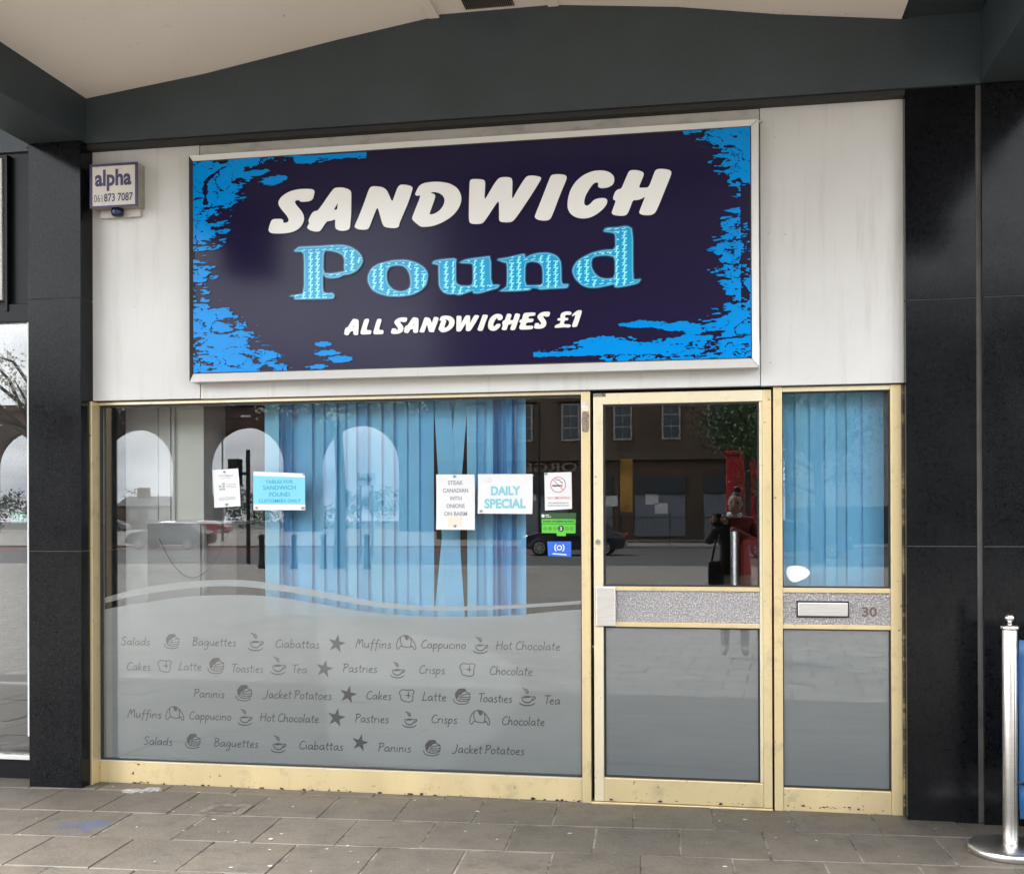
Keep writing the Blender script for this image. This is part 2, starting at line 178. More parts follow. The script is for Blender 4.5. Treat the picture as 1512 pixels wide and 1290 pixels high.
def words_at(mb, body, x0, x1, z0, y, h=None, bold=0, shear=0, mirror=False, th=.0008):
    """writing fitted between x0 and x1 with its lowest capital line on z0 (h: height of a capital H, else in proportion)"""
    me = text_mesh(body, bold, shear, extrude=0)
    xs = [v.co.x for v in me.vertices]; a, b = min(xs), max(xs)
    sx = (x1 - x0) / (b - a); sz = (h / .7) if h else sx
    vs = []
    for v in me.vertices:
        t = (v.co.x - a) * sx
        vs.append(((x1 - t) if mirror else (x0 + t), y - th, z0 + v.co.y * sz))
    mb.add(vs, [tuple(p.vertices) for p in me.polygons])
    bpy.data.meshes.remove(me)

def joined(meshes):
    mb = MB()
    for me in meshes:
        mb.add([v.co for v in me.vertices], [tuple(p.vertices) for p in me.polygons]); bpy.data.meshes.remove(me)
    return mb

# ---------------------------------------------------------------- materials
def mat(name, col, rough=.5, metal=0, var=0, vs_=4, stretch=(1, 1, 1), bump=0, bs=120, spec=.5, dirt=None, dscale=2, dthr=(.55, .75), dstretch=(1, 1, 1), fleck=None, fscale=200, fthr=.7, coat=0, rvar=0):
    m = bpy.data.materials.new(name); m.use_nodes = True
    t = m.node_tree; b = t.nodes['Principled BSDF']; N = t.nodes.new; K = t.links.new
    b.inputs['Base Color'].default_value = (*col, 1); b.inputs['Roughness'].default_value = rough; b.inputs['Metallic'].default_value = metal
    b.inputs['Specular IOR Level'].default_value = spec; b.inputs['Coat Weight'].default_value = coat; b.inputs['Coat Roughness'].default_value = .05
    g = N('ShaderNodeNewGeometry')
    def nse(scale, st, detail=5, rgh=.6):
        p = N('ShaderNodeMapping'); p.inputs['Scale'].default_value = st; K(g.outputs['Position'], p.inputs[0])
        n = N('ShaderNodeTexNoise'); n.inputs['Scale'].default_value = scale; n.inputs['Detail'].default_value = detail; n.inputs['Roughness'].default_value = rgh
        K(p.outputs[0], n.inputs['Vector']); return n.outputs[0]
    def rng(v, a, b_, c=0, d=1):
        r = N('ShaderNodeMapRange'); r.inputs[1].default_value = a; r.inputs[2].default_value = b_; r.inputs[3].default_value = c; r.inputs[4].default_value = d; K(v, r.inputs[0]); return r.outputs[0]
    def mixc(f, a, b_):
        x = N('ShaderNodeMix'); x.data_type = 'RGBA'
        K(f, x.inputs[0])
        for i, q in ((6, a), (7, b_)):
            if isinstance(q, tuple): x.inputs[i].default_value = (*q, 1)
            else: K(q, x.inputs[i])
        return x.outputs[2]
    c = None
    if var:
        f = rng(nse(vs_, stretch), .3, .7)
        c = mixc(f, tuple(x * (1 - var) for x in col), tuple(min(1, x * (1 + var)) for x in col))
    if dirt:
        f = rng(nse(dscale, dstretch, 8, .7), dthr[0], dthr[1])
        c = mixc(f, c if c is not None else tuple(col), dirt)
    if fleck:
        f = rng(nse(fscale, (1, 1, 1), 2, .5), fthr, fthr + .06)
        c = mixc(f, c if c is not None else tuple(col), fleck)
    if c is not None: K(c, b.inputs['Base Color'])
    if rvar: K(rng(nse(3, (1, 1, 1)), .3, .7, max(0, rough - rvar), rough + rvar), b.inputs['Roughness'])
    if bump:
        bn = N('ShaderNodeBump'); bn.inputs['Strength'].default_value = bump; bn.inputs['Distance'].default_value = .01
        K(nse(bs, stretch, 4), bn.inputs['Height']); K(bn.outputs[0], b.inputs['Normal'])
    return m

def glass(name, tint=(.93, .96, .95), ior=1.5, wave=0.0):
    m = bpy.data.materials.new(name); m.use_nodes = True; t = m.node_tree; t.nodes.clear(); N = t.nodes.new; K = t.links.new
    o = N('ShaderNodeOutputMaterial'); mx = N('ShaderNodeMixShader'); tr = N('ShaderNodeBsdfTransparent'); gl = N('ShaderNodeBsdfGlossy'); fr = N('ShaderNodeFresnel')
    tr.inputs[0].default_value = (*tint, 1); gl.inputs['Roughness'].default_value = 0; gl.inputs[0].default_value = (1, 1, 1, 1); fr.inputs[0].default_value = ior
    K(fr.outputs[0], mx.inputs[0]); K(tr.outputs[0], mx.inputs[1]); K(gl.outputs[0], mx.inputs[2]); K(mx.outputs[0], o.inputs[0])
    if wave:
        g = N('ShaderNodeNewGeometry'); n = N('ShaderNodeTexNoise'); n.inputs['Scale'].default_value = 1.3; n.inputs['Detail'].default_value = 1
        b = N('ShaderNodeBump'); b.inputs['Strength'].default_value = wave; b.inputs['Distance'].default_value = .01
        K(g.outputs['Position'], n.inputs['Vector']); K(n.outputs[0], b.inputs['Height']); K(b.outputs[0], gl.inputs['Normal']); K(b.outputs[0], fr.inputs[1])
    return m

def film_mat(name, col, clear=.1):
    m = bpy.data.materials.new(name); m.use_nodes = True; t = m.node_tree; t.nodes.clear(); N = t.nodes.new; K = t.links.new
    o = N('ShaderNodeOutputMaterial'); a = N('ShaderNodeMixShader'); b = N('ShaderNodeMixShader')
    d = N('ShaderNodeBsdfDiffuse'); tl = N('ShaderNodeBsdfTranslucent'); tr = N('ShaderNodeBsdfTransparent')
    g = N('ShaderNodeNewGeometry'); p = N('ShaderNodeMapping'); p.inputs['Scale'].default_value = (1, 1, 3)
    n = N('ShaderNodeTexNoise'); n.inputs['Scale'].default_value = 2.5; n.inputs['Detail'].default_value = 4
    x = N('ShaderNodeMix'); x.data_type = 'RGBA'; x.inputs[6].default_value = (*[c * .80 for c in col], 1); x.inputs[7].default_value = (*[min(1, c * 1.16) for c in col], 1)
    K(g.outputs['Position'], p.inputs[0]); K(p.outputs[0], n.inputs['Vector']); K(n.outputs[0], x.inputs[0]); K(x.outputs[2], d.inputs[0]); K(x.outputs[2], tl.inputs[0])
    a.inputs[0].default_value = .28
    p2 = N('ShaderNodeMapping'); p2.inputs['Scale'].default_value = (.8, 1, 26); n2 = N('ShaderNodeTexNoise'); n2.inputs['Scale'].default_value = 1.6; n2.inputs['Detail'].default_value = 5; n2.inputs['Roughness'].default_value = .7  # horizontal streaks: smears and faint reflections of paving joints painted into the film colour
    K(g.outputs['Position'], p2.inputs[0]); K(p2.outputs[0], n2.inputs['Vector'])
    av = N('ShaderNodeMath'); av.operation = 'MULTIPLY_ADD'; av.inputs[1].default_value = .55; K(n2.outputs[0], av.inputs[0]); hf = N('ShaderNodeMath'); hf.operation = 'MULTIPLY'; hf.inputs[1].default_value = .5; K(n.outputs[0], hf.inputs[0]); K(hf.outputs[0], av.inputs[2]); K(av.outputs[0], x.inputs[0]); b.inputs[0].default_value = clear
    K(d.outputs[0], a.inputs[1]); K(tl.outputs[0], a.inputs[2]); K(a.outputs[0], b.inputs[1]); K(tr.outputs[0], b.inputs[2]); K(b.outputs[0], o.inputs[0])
    return m

M = {}
M['panel'] = mat('white panel', (.55, .54, .515), .45, var=.06, vs_=1.5, dirt=(.44, .41, .36), dscale=4, dstretch=(4, 4, .3), dthr=(.53, .85), fleck=(.3, .27, .22), fscale=38, fthr=.74, bump=.02, bs=60)
M['panel_trim'] = mat('dirty white trim', (.49, .47, .43), .5, var=.08, vs_=3, dirt=(.25, .22, .18), dscale=9, dstretch=(1, 1, 2), dthr=(.5, .85))
M['plaster'] = mat('cream plaster', (.90, .82, .725), .85, var=.04, vs_=1.2, dirt=(.45, .4, .34), dscale=14, dthr=(.64, .8), fleck=(.22, .18, .14), fscale=16, fthr=.745, bump=.08, bs=90)
M['teal'] = mat('dark teal paint', (.031, .042, .047), .55, var=.16, vs_=2.5, dirt=(.016, .018, .02), dscale=30, dthr=(.66, .8), bump=.15, bs=70, fleck=(.055, .065, .068), fscale=26, fthr=.735)
M['granite'] = mat('polished black granite', (.004, .0043, .005), .15, var=.5, vs_=40, fleck=(.040, .044, .05), fscale=280, fthr=.63, rvar=.05, spec=.13, dirt=(.010, .010, .010), dscale=3.2, dthr=(.5, .8), dstretch=(1, 1, .6))
M['joint'] = mat('granite joint', (.09, .085, .08), .8)
M['gold'] = mat('gold anodised aluminium', (.60, .48, .265), .38, metal=.55, var=.06, vs_=3, stretch=(1, 1, .3), dirt=(.36, .29, .18), dscale=9, dthr=(.54, .80), bump=.03, bs=120, fleck=(.16, .12, .07), fscale=42, fthr=.71, rvar=.08)
M['gold_pale'] = mat('pale gold anodised aluminium', (.64, .565, .39), .36, metal=.5, var=.05, vs_=3, dirt=(.46, .40, .29), dscale=10, dthr=(.56, .82), fleck=(.2, .16, .1), fscale=42, fthr=.73)
M['gasket'] = mat('black rubber', (.012, .011, .010), .6)
M['glass'] = glass('window glass', (.965, .975, .972), 1.58)
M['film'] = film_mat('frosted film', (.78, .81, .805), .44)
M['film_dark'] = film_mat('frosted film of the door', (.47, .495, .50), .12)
M['ink'] = mat('cut lettering', (.048, .05, .052), .7)
def blind_mat():
    m = mat('blue blind fabric', (.20, .57, .90), .8, bump=.12, bs=300); t = m.node_tree; N = t.nodes.new; K = t.links.new; b = t.nodes['Principled BSDF']
    oi = N('ShaderNodeObjectInfo'); x = N('ShaderNodeMix'); x.data_type = 'RGBA'; x.inputs[6].default_value = (.19, .58, .93, 1); x.inputs[7].default_value = (.29, .72, .98, 1); K(oi.outputs['Random'], x.inputs[0])
    g = N('ShaderNodeNewGeometry'); p = N('ShaderNodeMapping'); p.inputs['Scale'].default_value = (1.2, 1.2, .8); n = N('ShaderNodeTexNoise'); n.inputs['Scale'].default_value = 3; n.inputs['Detail'].default_value = 5; K(g.outputs['Position'], p.inputs[0]); K(p.outputs[0], n.inputs['Vector'])
    r = N('ShaderNodeMapRange'); r.inputs[1].default_value = .3; r.inputs[2].default_value = .7; r.inputs[3].default_value = .93; r.inputs[4].default_value = 1.05; K(n.outputs[0], r.inputs[0])
    y = N('ShaderNodeMix'); y.data_type = 'RGBA'; y.blend_type = 'MULTIPLY'; y.inputs[0].default_value = 1; K(x.outputs[2], y.inputs[6]); K(r.outputs[0], y.inputs[7]); K(y.outputs[2], b.inputs['Base Color']); return m
M['blind'] = blind_mat()
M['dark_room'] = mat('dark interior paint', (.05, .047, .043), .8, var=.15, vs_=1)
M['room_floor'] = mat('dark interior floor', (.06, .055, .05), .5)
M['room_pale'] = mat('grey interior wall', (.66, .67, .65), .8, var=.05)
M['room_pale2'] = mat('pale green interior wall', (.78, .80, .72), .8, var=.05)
M['white'] = mat('white paint', (.66, .66, .64), .5)
M['wood_dark'] = mat('dark brown counter', (.075, .06, .05), .5, var=.2, vs_=4, stretch=(1, 1, 6))
M['navy'] = mat('sign navy gloss', (.0125, .009, .036), .12, spec=.18, var=.1, vs_=2)
M['cyan'] = mat('sign blue gloss', (.0, .225, .62), .14, spec=.16, var=.06, vs_=4)
M['sign_white'] = mat('sign white gloss', (.76, .75, .72), .15)
M['pd_blue'] = mat('lettering mid blue', (.0, .30, .56), .2)
M['pd_edge'] = mat('lettering pale edge', (.10, .40, .60), .2)
M['pd_dark'] = mat('lettering dark edge', (.0, .06, .16), .2)
M['pd_cyan'] = mat('lettering pale cyan', (.25, .82, .92), .2)
M['alum'] = mat('white aluminium', (.55, .54, .515), .35, metal=.2, var=.05, vs_=4, dirt=(.32, .29, .24), dscale=8, dthr=(.62, .85))
M['steel'] = mat('brushed stainless steel', (.60, .585, .56), .30, metal=1, var=.08, vs_=8, stretch=(1, 1, 12))
M['chrome'] = mat('polished steel', (.7, .69, .67), .12, metal=1)
M['paper'] = mat('white paper', (.60, .60, .595), .6, var=.03)
M['bluvinyl'] = mat('blue banner vinyl', (.006, .07, .195), .45, var=.1, vs_=5)
M['black'] = mat('black plastic', (.015, .015, .016), .4)
M['dirt_shade_black'] = mat('grime and painted shade', (.02, .018, .016), .8)  # also colours the painted shadow strip under the arched beam

def tex_alum():
    m = mat('stucco embossed aluminium', (.50, .47, .46), .35, metal=.6)
    t = m.node_tree; N = t.nodes.new; K = t.links.new; b = t.nodes['Principled BSDF']
    g = N('ShaderNodeNewGeometry'); n = N('ShaderNodeTexNoise'); n.inputs['Scale'].default_value = 140; n.inputs['Detail'].default_value = 3
    r = N('ShaderNodeMapRange'); r.inputs[1].default_value = .38; r.inputs[2].default_value = .62
    bu = N('ShaderNodeBump'); bu.inputs['Strength'].default_value = .9; bu.inputs['Distance'].default_value = .006
    x = N('ShaderNodeMix'); x.data_type = 'RGBA'; x.inputs[6].default_value = (.34, .32, .32, 1); x.inputs[7].default_value = (.66, .63, .62, 1)
    K(g.outputs['Position'], n.inputs['Vector']); K(n.outputs[0], r.inputs[0]); K(r.outputs[0], bu.inputs['Height']); K(bu.outputs[0], b.inputs['Normal'])
    K(r.outputs[0], x.inputs[0]); K(x.outputs[2], b.inputs['Base Color']); return m
M['stucco'] = tex_alum()

# ---------------------------------------------------------------- ground
TH = math.atan(.056)                       # the paving runs slightly askew to the shopfront
ROT = Matrix.Rotation(TH, 4, 'Z')
def paver_mat(texture):
    m = bpy.data.materials.new('concrete paving'); m.use_nodes = True; t = m.node_tree; N = t.nodes.new; K = t.links.new; b = t.nodes['Principled BSDF']
    g = N('ShaderNodeNewGeometry')
    def nse(s, d=6, r=.6):
        n = N('ShaderNodeTexNoise'); n.inputs['Scale'].default_value = s; n.inputs['Detail'].default_value = d; n.inputs['Roughness'].default_value = r; K(g.outputs['Position'], n.inputs['Vector']); return n.outputs[0]
    def rng(v, a, b_, c=0, d=1):
        r = N('ShaderNodeMapRange'); r.inputs[1].default_value = a; r.inputs[2].default_value = b_; r.inputs[3].default_value = c; r.inputs[4].default_value = d; K(v, r.inputs[0]); return r.outputs[0]
    def mixc(f, a, b_, mode='MIX'):
        x = N('ShaderNodeMix'); x.data_type = 'RGBA'; x.blend_type = mode
        if isinstance(f, float): x.inputs[0].default_value = f
        else: K(f, x.inputs[0])
        for i, q in ((6, a), (7, b_)):
            if isinstance(q, tuple): x.inputs[i].default_value = (*q, 1)
            else: K(q, x.inputs[i])
        return x.outputs[2]
    if texture:
        p = N('ShaderNodeMapping'); p.inputs['Rotation'].default_value = (0, 0, -TH); K(g.outputs['Position'], p.inputs[0])
        bt = N('ShaderNodeTexBrick'); bt.inputs['Scale'].default_value = 1; bt.inputs['Brick Width'].default_value = .38; bt.inputs['Row Height'].default_value = .435; bt.inputs['Mortar Size'].default_value = .013; bt.inputs['Bias'].default_value = 0
        bt.inputs['Color1'].default_value = (.24, .225, .20, 1); bt.inputs['Color2'].default_value = (.31, .29, .26, 1); bt.inputs['Mortar'].default_value = (.06, .055, .05, 1)
        K(p.outputs[0], bt.inputs['Vector']); c = bt.outputs[0]
    else:
        c = mixc(g.outputs['Random Per Island'], (.062, .052, .039), (.108, .091, .070))
    c = mixc(rng(nse(1.7), .35, .7), c, (.088, .076, .062)) if not texture else c
    c = mixc(rng(nse(6, 9, .75), .46, .70, 0, .85), c, (.034, .029, .024))
    c = mixc(rng(nse(60, 3), .45, .75, 0, .5), c, (.14, .127, .11))
    c = mixc(rng(nse(11, 2, .4), .70, .73, 0, .7), c, (.045, .039, .033)); c = mixc(rng(nse(34, 2, .4), .72, .74, 0, .6), c, (.045, .04, .034))
    if not texture:                         # old blue paint splash
        d = N('ShaderNodeVectorMath'); d.operation = 'DISTANCE'; d.inputs[1].default_value = (-2.93, -.845, 0); K(g.outputs['Position'], d.inputs[0])
        a = N('ShaderNodeMath'); a.operation = 'MULTIPLY_ADD'; a.inputs[1].default_value = .36; K(nse(11), a.inputs[0]); K(d.outputs['Value'], a.inputs[2])
        c = mixc(rng(a.outputs[0], .235, .30, .5, 0), c, (.03, .058, .14))
    K(c, b.inputs['Base Color']); b.inputs['Roughness'].default_value = .62
    bu = N('ShaderNodeBump'); bu.inputs['Strength'].default_value = .35; bu.inputs['Distance'].default_value = .006; K(nse(90, 5, .7), bu.inputs['Height']); K(bu.outputs[0], b.inputs['Normal'])
    return m
M['paver'] = paver_mat(False); M['plaza'] = paver_mat(True)
M['mortar'] = mat('sandy mortar', (.20, .176, .148), .9, var=.5, vs_=9, bump=.3, bs=150, dirt=(.045, .04, .034), dscale=6, dthr=(.45, .58))

mb = MB()
rows_y = [0.52 - .445 * k for k in range(-1, 10)]
rr = random.Random(3)
base = -.5235                                # in paving coordinates: the first row joint in front of the shop
for k in range(-2, 8):
    y1 = .003 - .433 * k; y0 = y1 - .433
    off = -2.69 + 7 * .3785 + (.212 * k) % .3785
    for i in range(-20, 14):
        x0 = i * .3785 + off
        cx, cy = x0 + .19, (y0 + y1) / 2
        gx, gy = rr.uniform(.0016, .0036), rr.uniform(.002, .0045)
        dz = [rr.uniform(-.0025, .0015) for _ in range(4)]; z = rr.uniform(-.002, .002)
        xs = (x0 + gx, x0 + .3785 - gx); ys = (y0 + gy, y1 - gy); e = .004
        top = [(xs[0] + e, ys[0] + e), (xs[1] - e, ys[0] + e), (xs[1] - e, ys[1] - e), (xs[0] + e, ys[1] - e)]
        rim = [(xs[0], ys[0]), (xs[1], ys[0]), (xs[1], ys[1]), (xs[0], ys[1])]
        vs = [ROT @ Vector((p[0], p[1], z + dz[q])) for q, p in enumerate(top)] + [ROT @ Vector((p[0], p[1], z + dz[q] - .004)) for q, p in enumerate(rim)] + [ROT @ Vector((p[0], p[1], -.03)) for p in rim]
        mb.add(vs, [(0, 1, 2, 3)] + [(q, q + 4, (q + 1) % 4 + 4, (q + 1) % 4) for q in range(4)] + [(q + 4, q + 8, (q + 1) % 4 + 8, (q + 1) % 4 + 4) for q in range(4)])
pav = mb.build('pavement', M['paver']); tag(pav, kind='structure', label='grey concrete paving slabs laid in staggered rows', cat='pavement')
m2 = MB(); m2.box(-7.6, 5.2, -3.2, 1.2, -.06, -.0045, ROT); o = m2.build('pavement_bed', M['mortar']); tag(o, kind='structure', label='sandy mortar bed between the paving slabs', cat='pavement')
m2 = MB(); m2.box(-60, 60, -28, -3.06, -.3, -.004)
o = m2.build('plaza', M['plaza']); tag(o, kind='structure', label='wide paved square in front of the arcade', cat='square')
M['asphalt'] = mat('asphalt', (.055, .055, .057), .8, var=.25, vs_=.6, bump=.2, bs=60)
M['kerb'] = mat('granite kerb', (.22, .21, .2), .7, var=.2)
m2 = MB(); m2.box(-150, 150, -52, -28.3, -.4, -.12); tag(m2.build('road', M['asphalt']), kind='structure', label='grey asphalt road beyond the square', cat='road')
m2 = MB(); m2.box(-60, 60, -28.3, -28, -.4, .0); m2.box(-150, 150, -52.3, -52, -.4, .0); tag(m2.build('kerb', M['kerb']), kind='structure', label='stone kerbs along the road', cat='kerb')
m2 = MB(); m2.box(-150, 150, -140, -52.3, -.4, -.006); tag(m2.build('far_pavement', M['plaza']), kind='structure', label='far pavement in front of the opposite buildings', cat='pavement')
m2 = MB(); m2.box(-600, 600, -800, 300, -1.2, -.42); tag(m2.build('ground', M['asphalt']), kind='structure', label='ground round the square', cat='ground')

# ---------------------------------------------------------------- arcade: pillars, beams, vault
def granite_pillar(x0, x1, yf, label, joints):
    t = thing('granite_pillar', label, 'pillar', ((x0 + x1) / 2, yf, 0), 'black granite pillars of the arcade')
    zs = [0] + joints + [3.476]
    for i in range(len(zs) - 1):
        m = MB(); m.box(x0, x1, yf, .30, zs[i] + (.0015 if i else -.05), zs[i + 1] - .0015)
        o = m.build('granite_slab', M['granite'], t, .002); o.matrix_parent_inverse = Matrix.Translation(t.location).inverted()
    m = MB(); m.box(x0 + .004, x1 - .004, yf + .004, .28, 0, 3.47); o = m.build('core', M['joint'], t); o.matrix_parent_inverse = Matrix.Translation(t.location).inverted()
    return t
granite_pillar(-3.67, -3.36, -.17, 'black granite pillar between the white fascia and the neighbouring glass shopfront', [1.27, 2.63])
granite_pillar(.884, 1.203, -.10, 'black granite pillar beside the number 30 panel, with a pale vertical strip at its edge', [1.30, 2.47])
granite_pillar(1.227, 1.95, -.115, 'black granite pillar behind the steel barrier post and blue banner', [1.30, 2.47])
m = MB(); m.box(1.2035, 1.2265, -.098, .2, 0, 3.47); o = m.build('expansion_joint', mat('weathered sealant', (.05, .046, .042), .7, var=.4, vs_=6)); tag(o, 'weathered grey joint strip between the two black granite pillars', 'joint strip')

# arch outline shared by front beam, vault and outer beam
arch = [(-3.3525, 3.715)] + [tuple(p) for p in ARCH[1:-1]] + [(.862, 3.80)]
def arch_z(x):
    for a, b in zip(arch, arch[1:]):
        if a[0] <= x <= b[0]: return a[1] + (b[1] - a[1]) * (x - a[0]) / (b[0] - a[0])
    return arch[0][1] if x < arch[0][0] else arch[-1][1]
BZ = 3.474
m = MB(); m.prism([(-3.72, BZ), (1.222, BZ), (1.222, 3.86)] + [(x, z + .0) for x, z in reversed(arch)] + [(-3.3525, 3.715), (-3.72, 3.715)][1:], -.12, .30)
fb = m.build('arch_beam', M['teal']); tag(fb, 'dark teal arched beam above the white fascia panel', 'beam')
m = MB(); m.box(-3.40, .884, -.105, .0, BZ - .028, BZ - .001); o = m.build('painted_gap_shadow', M['dirt_shade_black'], fb, .003)  # dark strip painted in for the shadow under the beam's overhang
YF, YO = -.121, -2.5
def side_beam(x0, x1, z0, z1, label, y1=YF):
    m = MB(); m.box(x0, x1, YO, y1, z0, z1); return tag(m.build('cross_beam', M['teal'], None, .006), label, 'beam', 'dark teal cross beams of the arcade')
side_beam(-3.68, -3.3555, BZ + .002, 4.3, 'dark teal cross beam over the pillar beside the neighbouring shop')
side_beam(1.2225, 1.56, BZ + .003, 4.3, 'dark teal cross beam over the cracked corner by the steel barrier', .29)
m = MB(); m.box(.868, 1.2205, YO, YF, 3.806, 4.3); tag(m.build('soffit_band', M['teal'], None, .004), 'dark teal flat soffit between the vault and the cracked corner', 'soffit')
vt = thing('vault_ceiling', 'cream plastered shallow vault with board seams above the shopfront', 'ceiling', (-1.2, -1.5, 4.0))
m = MB(); vs = []; 
xs = []
for a, b in zip(arch, arch[1:]):
    n = max(1, int((b[0] - a[0]) / .25)); xs += [a[0] + (b[0] - a[0]) * i / n for i in range(n)]
xs.append(arch[-1][0]); xs[0] = -3.355; xs[-1] = .8675
o_ = []
for x in xs: z = arch_z(x) + .001; o_ += [(x, YO - .02, z), (x, YF - .0005, z), (x, YO - .02, z + .18), (x, YF - .0005, z + .18)]
fs = []
for i in range(len(xs) - 1):
    a, b = 4 * i, 4 * i + 4
    fs += [(a, a + 1, b + 1, b), (a + 2, b + 2, b + 3, a + 3), (a, b, b + 2, a + 2), (a + 1, a + 3, b + 3, b + 1)]
m.add(o_, fs); o = m.build('vault_lining', M['plaster'], vt); o.matrix_parent_inverse = Matrix.Translation(vt.location).inverted()
for x in (-1.415, -.80):
    z = arch_z(x); sl = (arch_z(x + .05) - arch_z(x - .05)) / .1
    m = MB(); m.box(x - .028, x + .028, YO, YF - .002, z - .010, z - .0005)
    o = m.build('cover_strip', M['plaster'], vt, .004); o.matrix_parent_inverse = Matrix.Translation(vt.location).inverted()
m = MB()
for i in range(24):
    x = -1.24 + i * .0105; z = arch_z(x); m.box(x, x + .006, -.34, -.16, z - .006, z - .0005)
o = m.build('vent_grille', M['dirt_shade_black'], vt); o.matrix_parent_inverse = Matrix.Translation(vt.location).inverted()
# outer beam of the arcade and unseen storeys added above it to block the sky
m = MB(); m.prism([(-3.68, 3.3)] + [(-3.3555, 3.3)] + [(x, z + .002) for x, z in arch] + [(.866, 3.3), (1.56, 3.3), (1.56, 5), (-3.68, 5)], YO - .38, YO - .022)
tag(m.build('outer_arch', M['teal']), 'dark teal outer arch of the arcade facing the square', 'arch')
m = MB(); m.box(-14, 14, YO - .38, 9, 5.005, 13); m.box(-14, -3.70, .05, 9, 3.55, 5); m.box(1.60, 14, .31, 9, 0, 5); m.box(-3.68, 1.56, .31, 9, 3.55, 5.0)
tag(m.build('sky_block_storeys', mat('grey render', (.3, .29, .28), .8)), 'grey unseen storeys added over the arcade to block the sky', 'building')

# ---------------------------------------------------------------- fascia
fa = thing('fascia', 'white panelled shop fascia behind the dark blue sign', 'fascia', (-1.25, -.03, 2.75))
FI = Matrix.Translation(fa.location).inverted()
def fpart(m, name, mt, bev=.0015):
    o = m.build(name, mt, fa, bev); o.matrix_parent_inverse = FI; return o
fpart(MB().box(-3.400, -2.735, -.05, 0, 2.088, 3.449), 'panel', M['panel'])
fpart(MB().box(.2115, .882, -.05, 0, 2.084, 3.449), 'panel', M['panel'])
fpart(MB().box(-2.732, .2085, -.046, 0, 2.086, 2.30), 'panel', M['panel'])
fpart(MB().box(-2.732, .2085, -.044, 0, 3.20, 3.447), 'panel', M['panel_trim'])
fpart(MB().box(-2.74, .215, -.02, .0, 2.2, 3.3), 'backing', M['panel_trim'])
fpart(MB().box(.8825, .8835, -.052, 0, 2.084, 3.449), 'edge_bead', M['gold_pale'], 0)

# ---------------------------------------------------------------- main sign
sg = thing('shop_sign', 'dark blue lightbox sign with blue splashes and white lettering above the window', 'sign', (-1.28, -.12, 2.77))
SI = Matrix.Translation(sg.location).inverted()
def spart(o, par=None):
    o.parent = par or sg; o.matrix_parent_inverse = SI if par is None else Matrix(); return o
SX0, SX1, SZ0, SZ1 = -2.739, .1655, 2.211, 3.339
OX0, OX1, OZ0, OZ1 = -2.752, .2015, 2.165, 3.366
spart(MB().box(SX0 - .003, SX1 + .003, -.118, -.05, SZ0 - .003, SZ1 + .003).build('face', M['navy']))
def rail(p, name='frame_rail', mt='alum'):
    return spart(MB().add([Vector(v) for v in p], [(0, 1, 2, 3), (4, 7, 6, 5), (0, 4, 5, 1), (1, 5, 6, 2), (2, 6, 7, 3), (3, 7, 4, 0)]).build(name, M[mt], None, .002))
def ring(a, b, c, d, yb=-.047):   # a,b outer edge; c,d inner edge (x,z)
    yf, yi = -.138, -.122
    return [(a[0], yf, a[1]), (b[0], yf, b[1]), (c[0], yi, c[1]), (d[0], yi, d[1]), (a[0], yb, a[1]), (b[0], yb, b[1]), (c[0], yb, c[1]), (d[0], yb, d[1])]
g = .0008
rail(ring((OX0, OZ0), (OX1 - g, OZ0), (SX1, SZ0 - .0), (SX0, SZ0)))
rail(ring((OX1, OZ0 + g), (OX1, OZ1 - g), (SX1 + g, SZ1), (SX1 + g, SZ0)))
rail(ring((OX1 - g, OZ1), (OX0, OZ1), (SX0, SZ1), (SX1, SZ1)))
rail(ring((OX0 - .0, OZ1 - g), (OX0, OZ0 + g), (SX0 - g, SZ0), (SX0 - g, SZ1)), mt='gasket')
mb = MB(); mb.box(SX0, SX1, -.1225, -.119, SZ0, SZ0 + .006); mb.box(SX0, SX1, -.1225, -.119, SZ1 - .006, SZ1); mb.box(SX0, SX0 + .006, -.1225, -.119, SZ0, SZ1); mb.box(SX1 - .005, SX1, -.1225, -.119, SZ0, SZ1)
spart(mb.build('gasket', M['gasket']))
spart(MB().box(-2.77, .225, -.075, -.047, 3.372, 3.383).build('top_ledge', M['panel_trim'], None, .002))

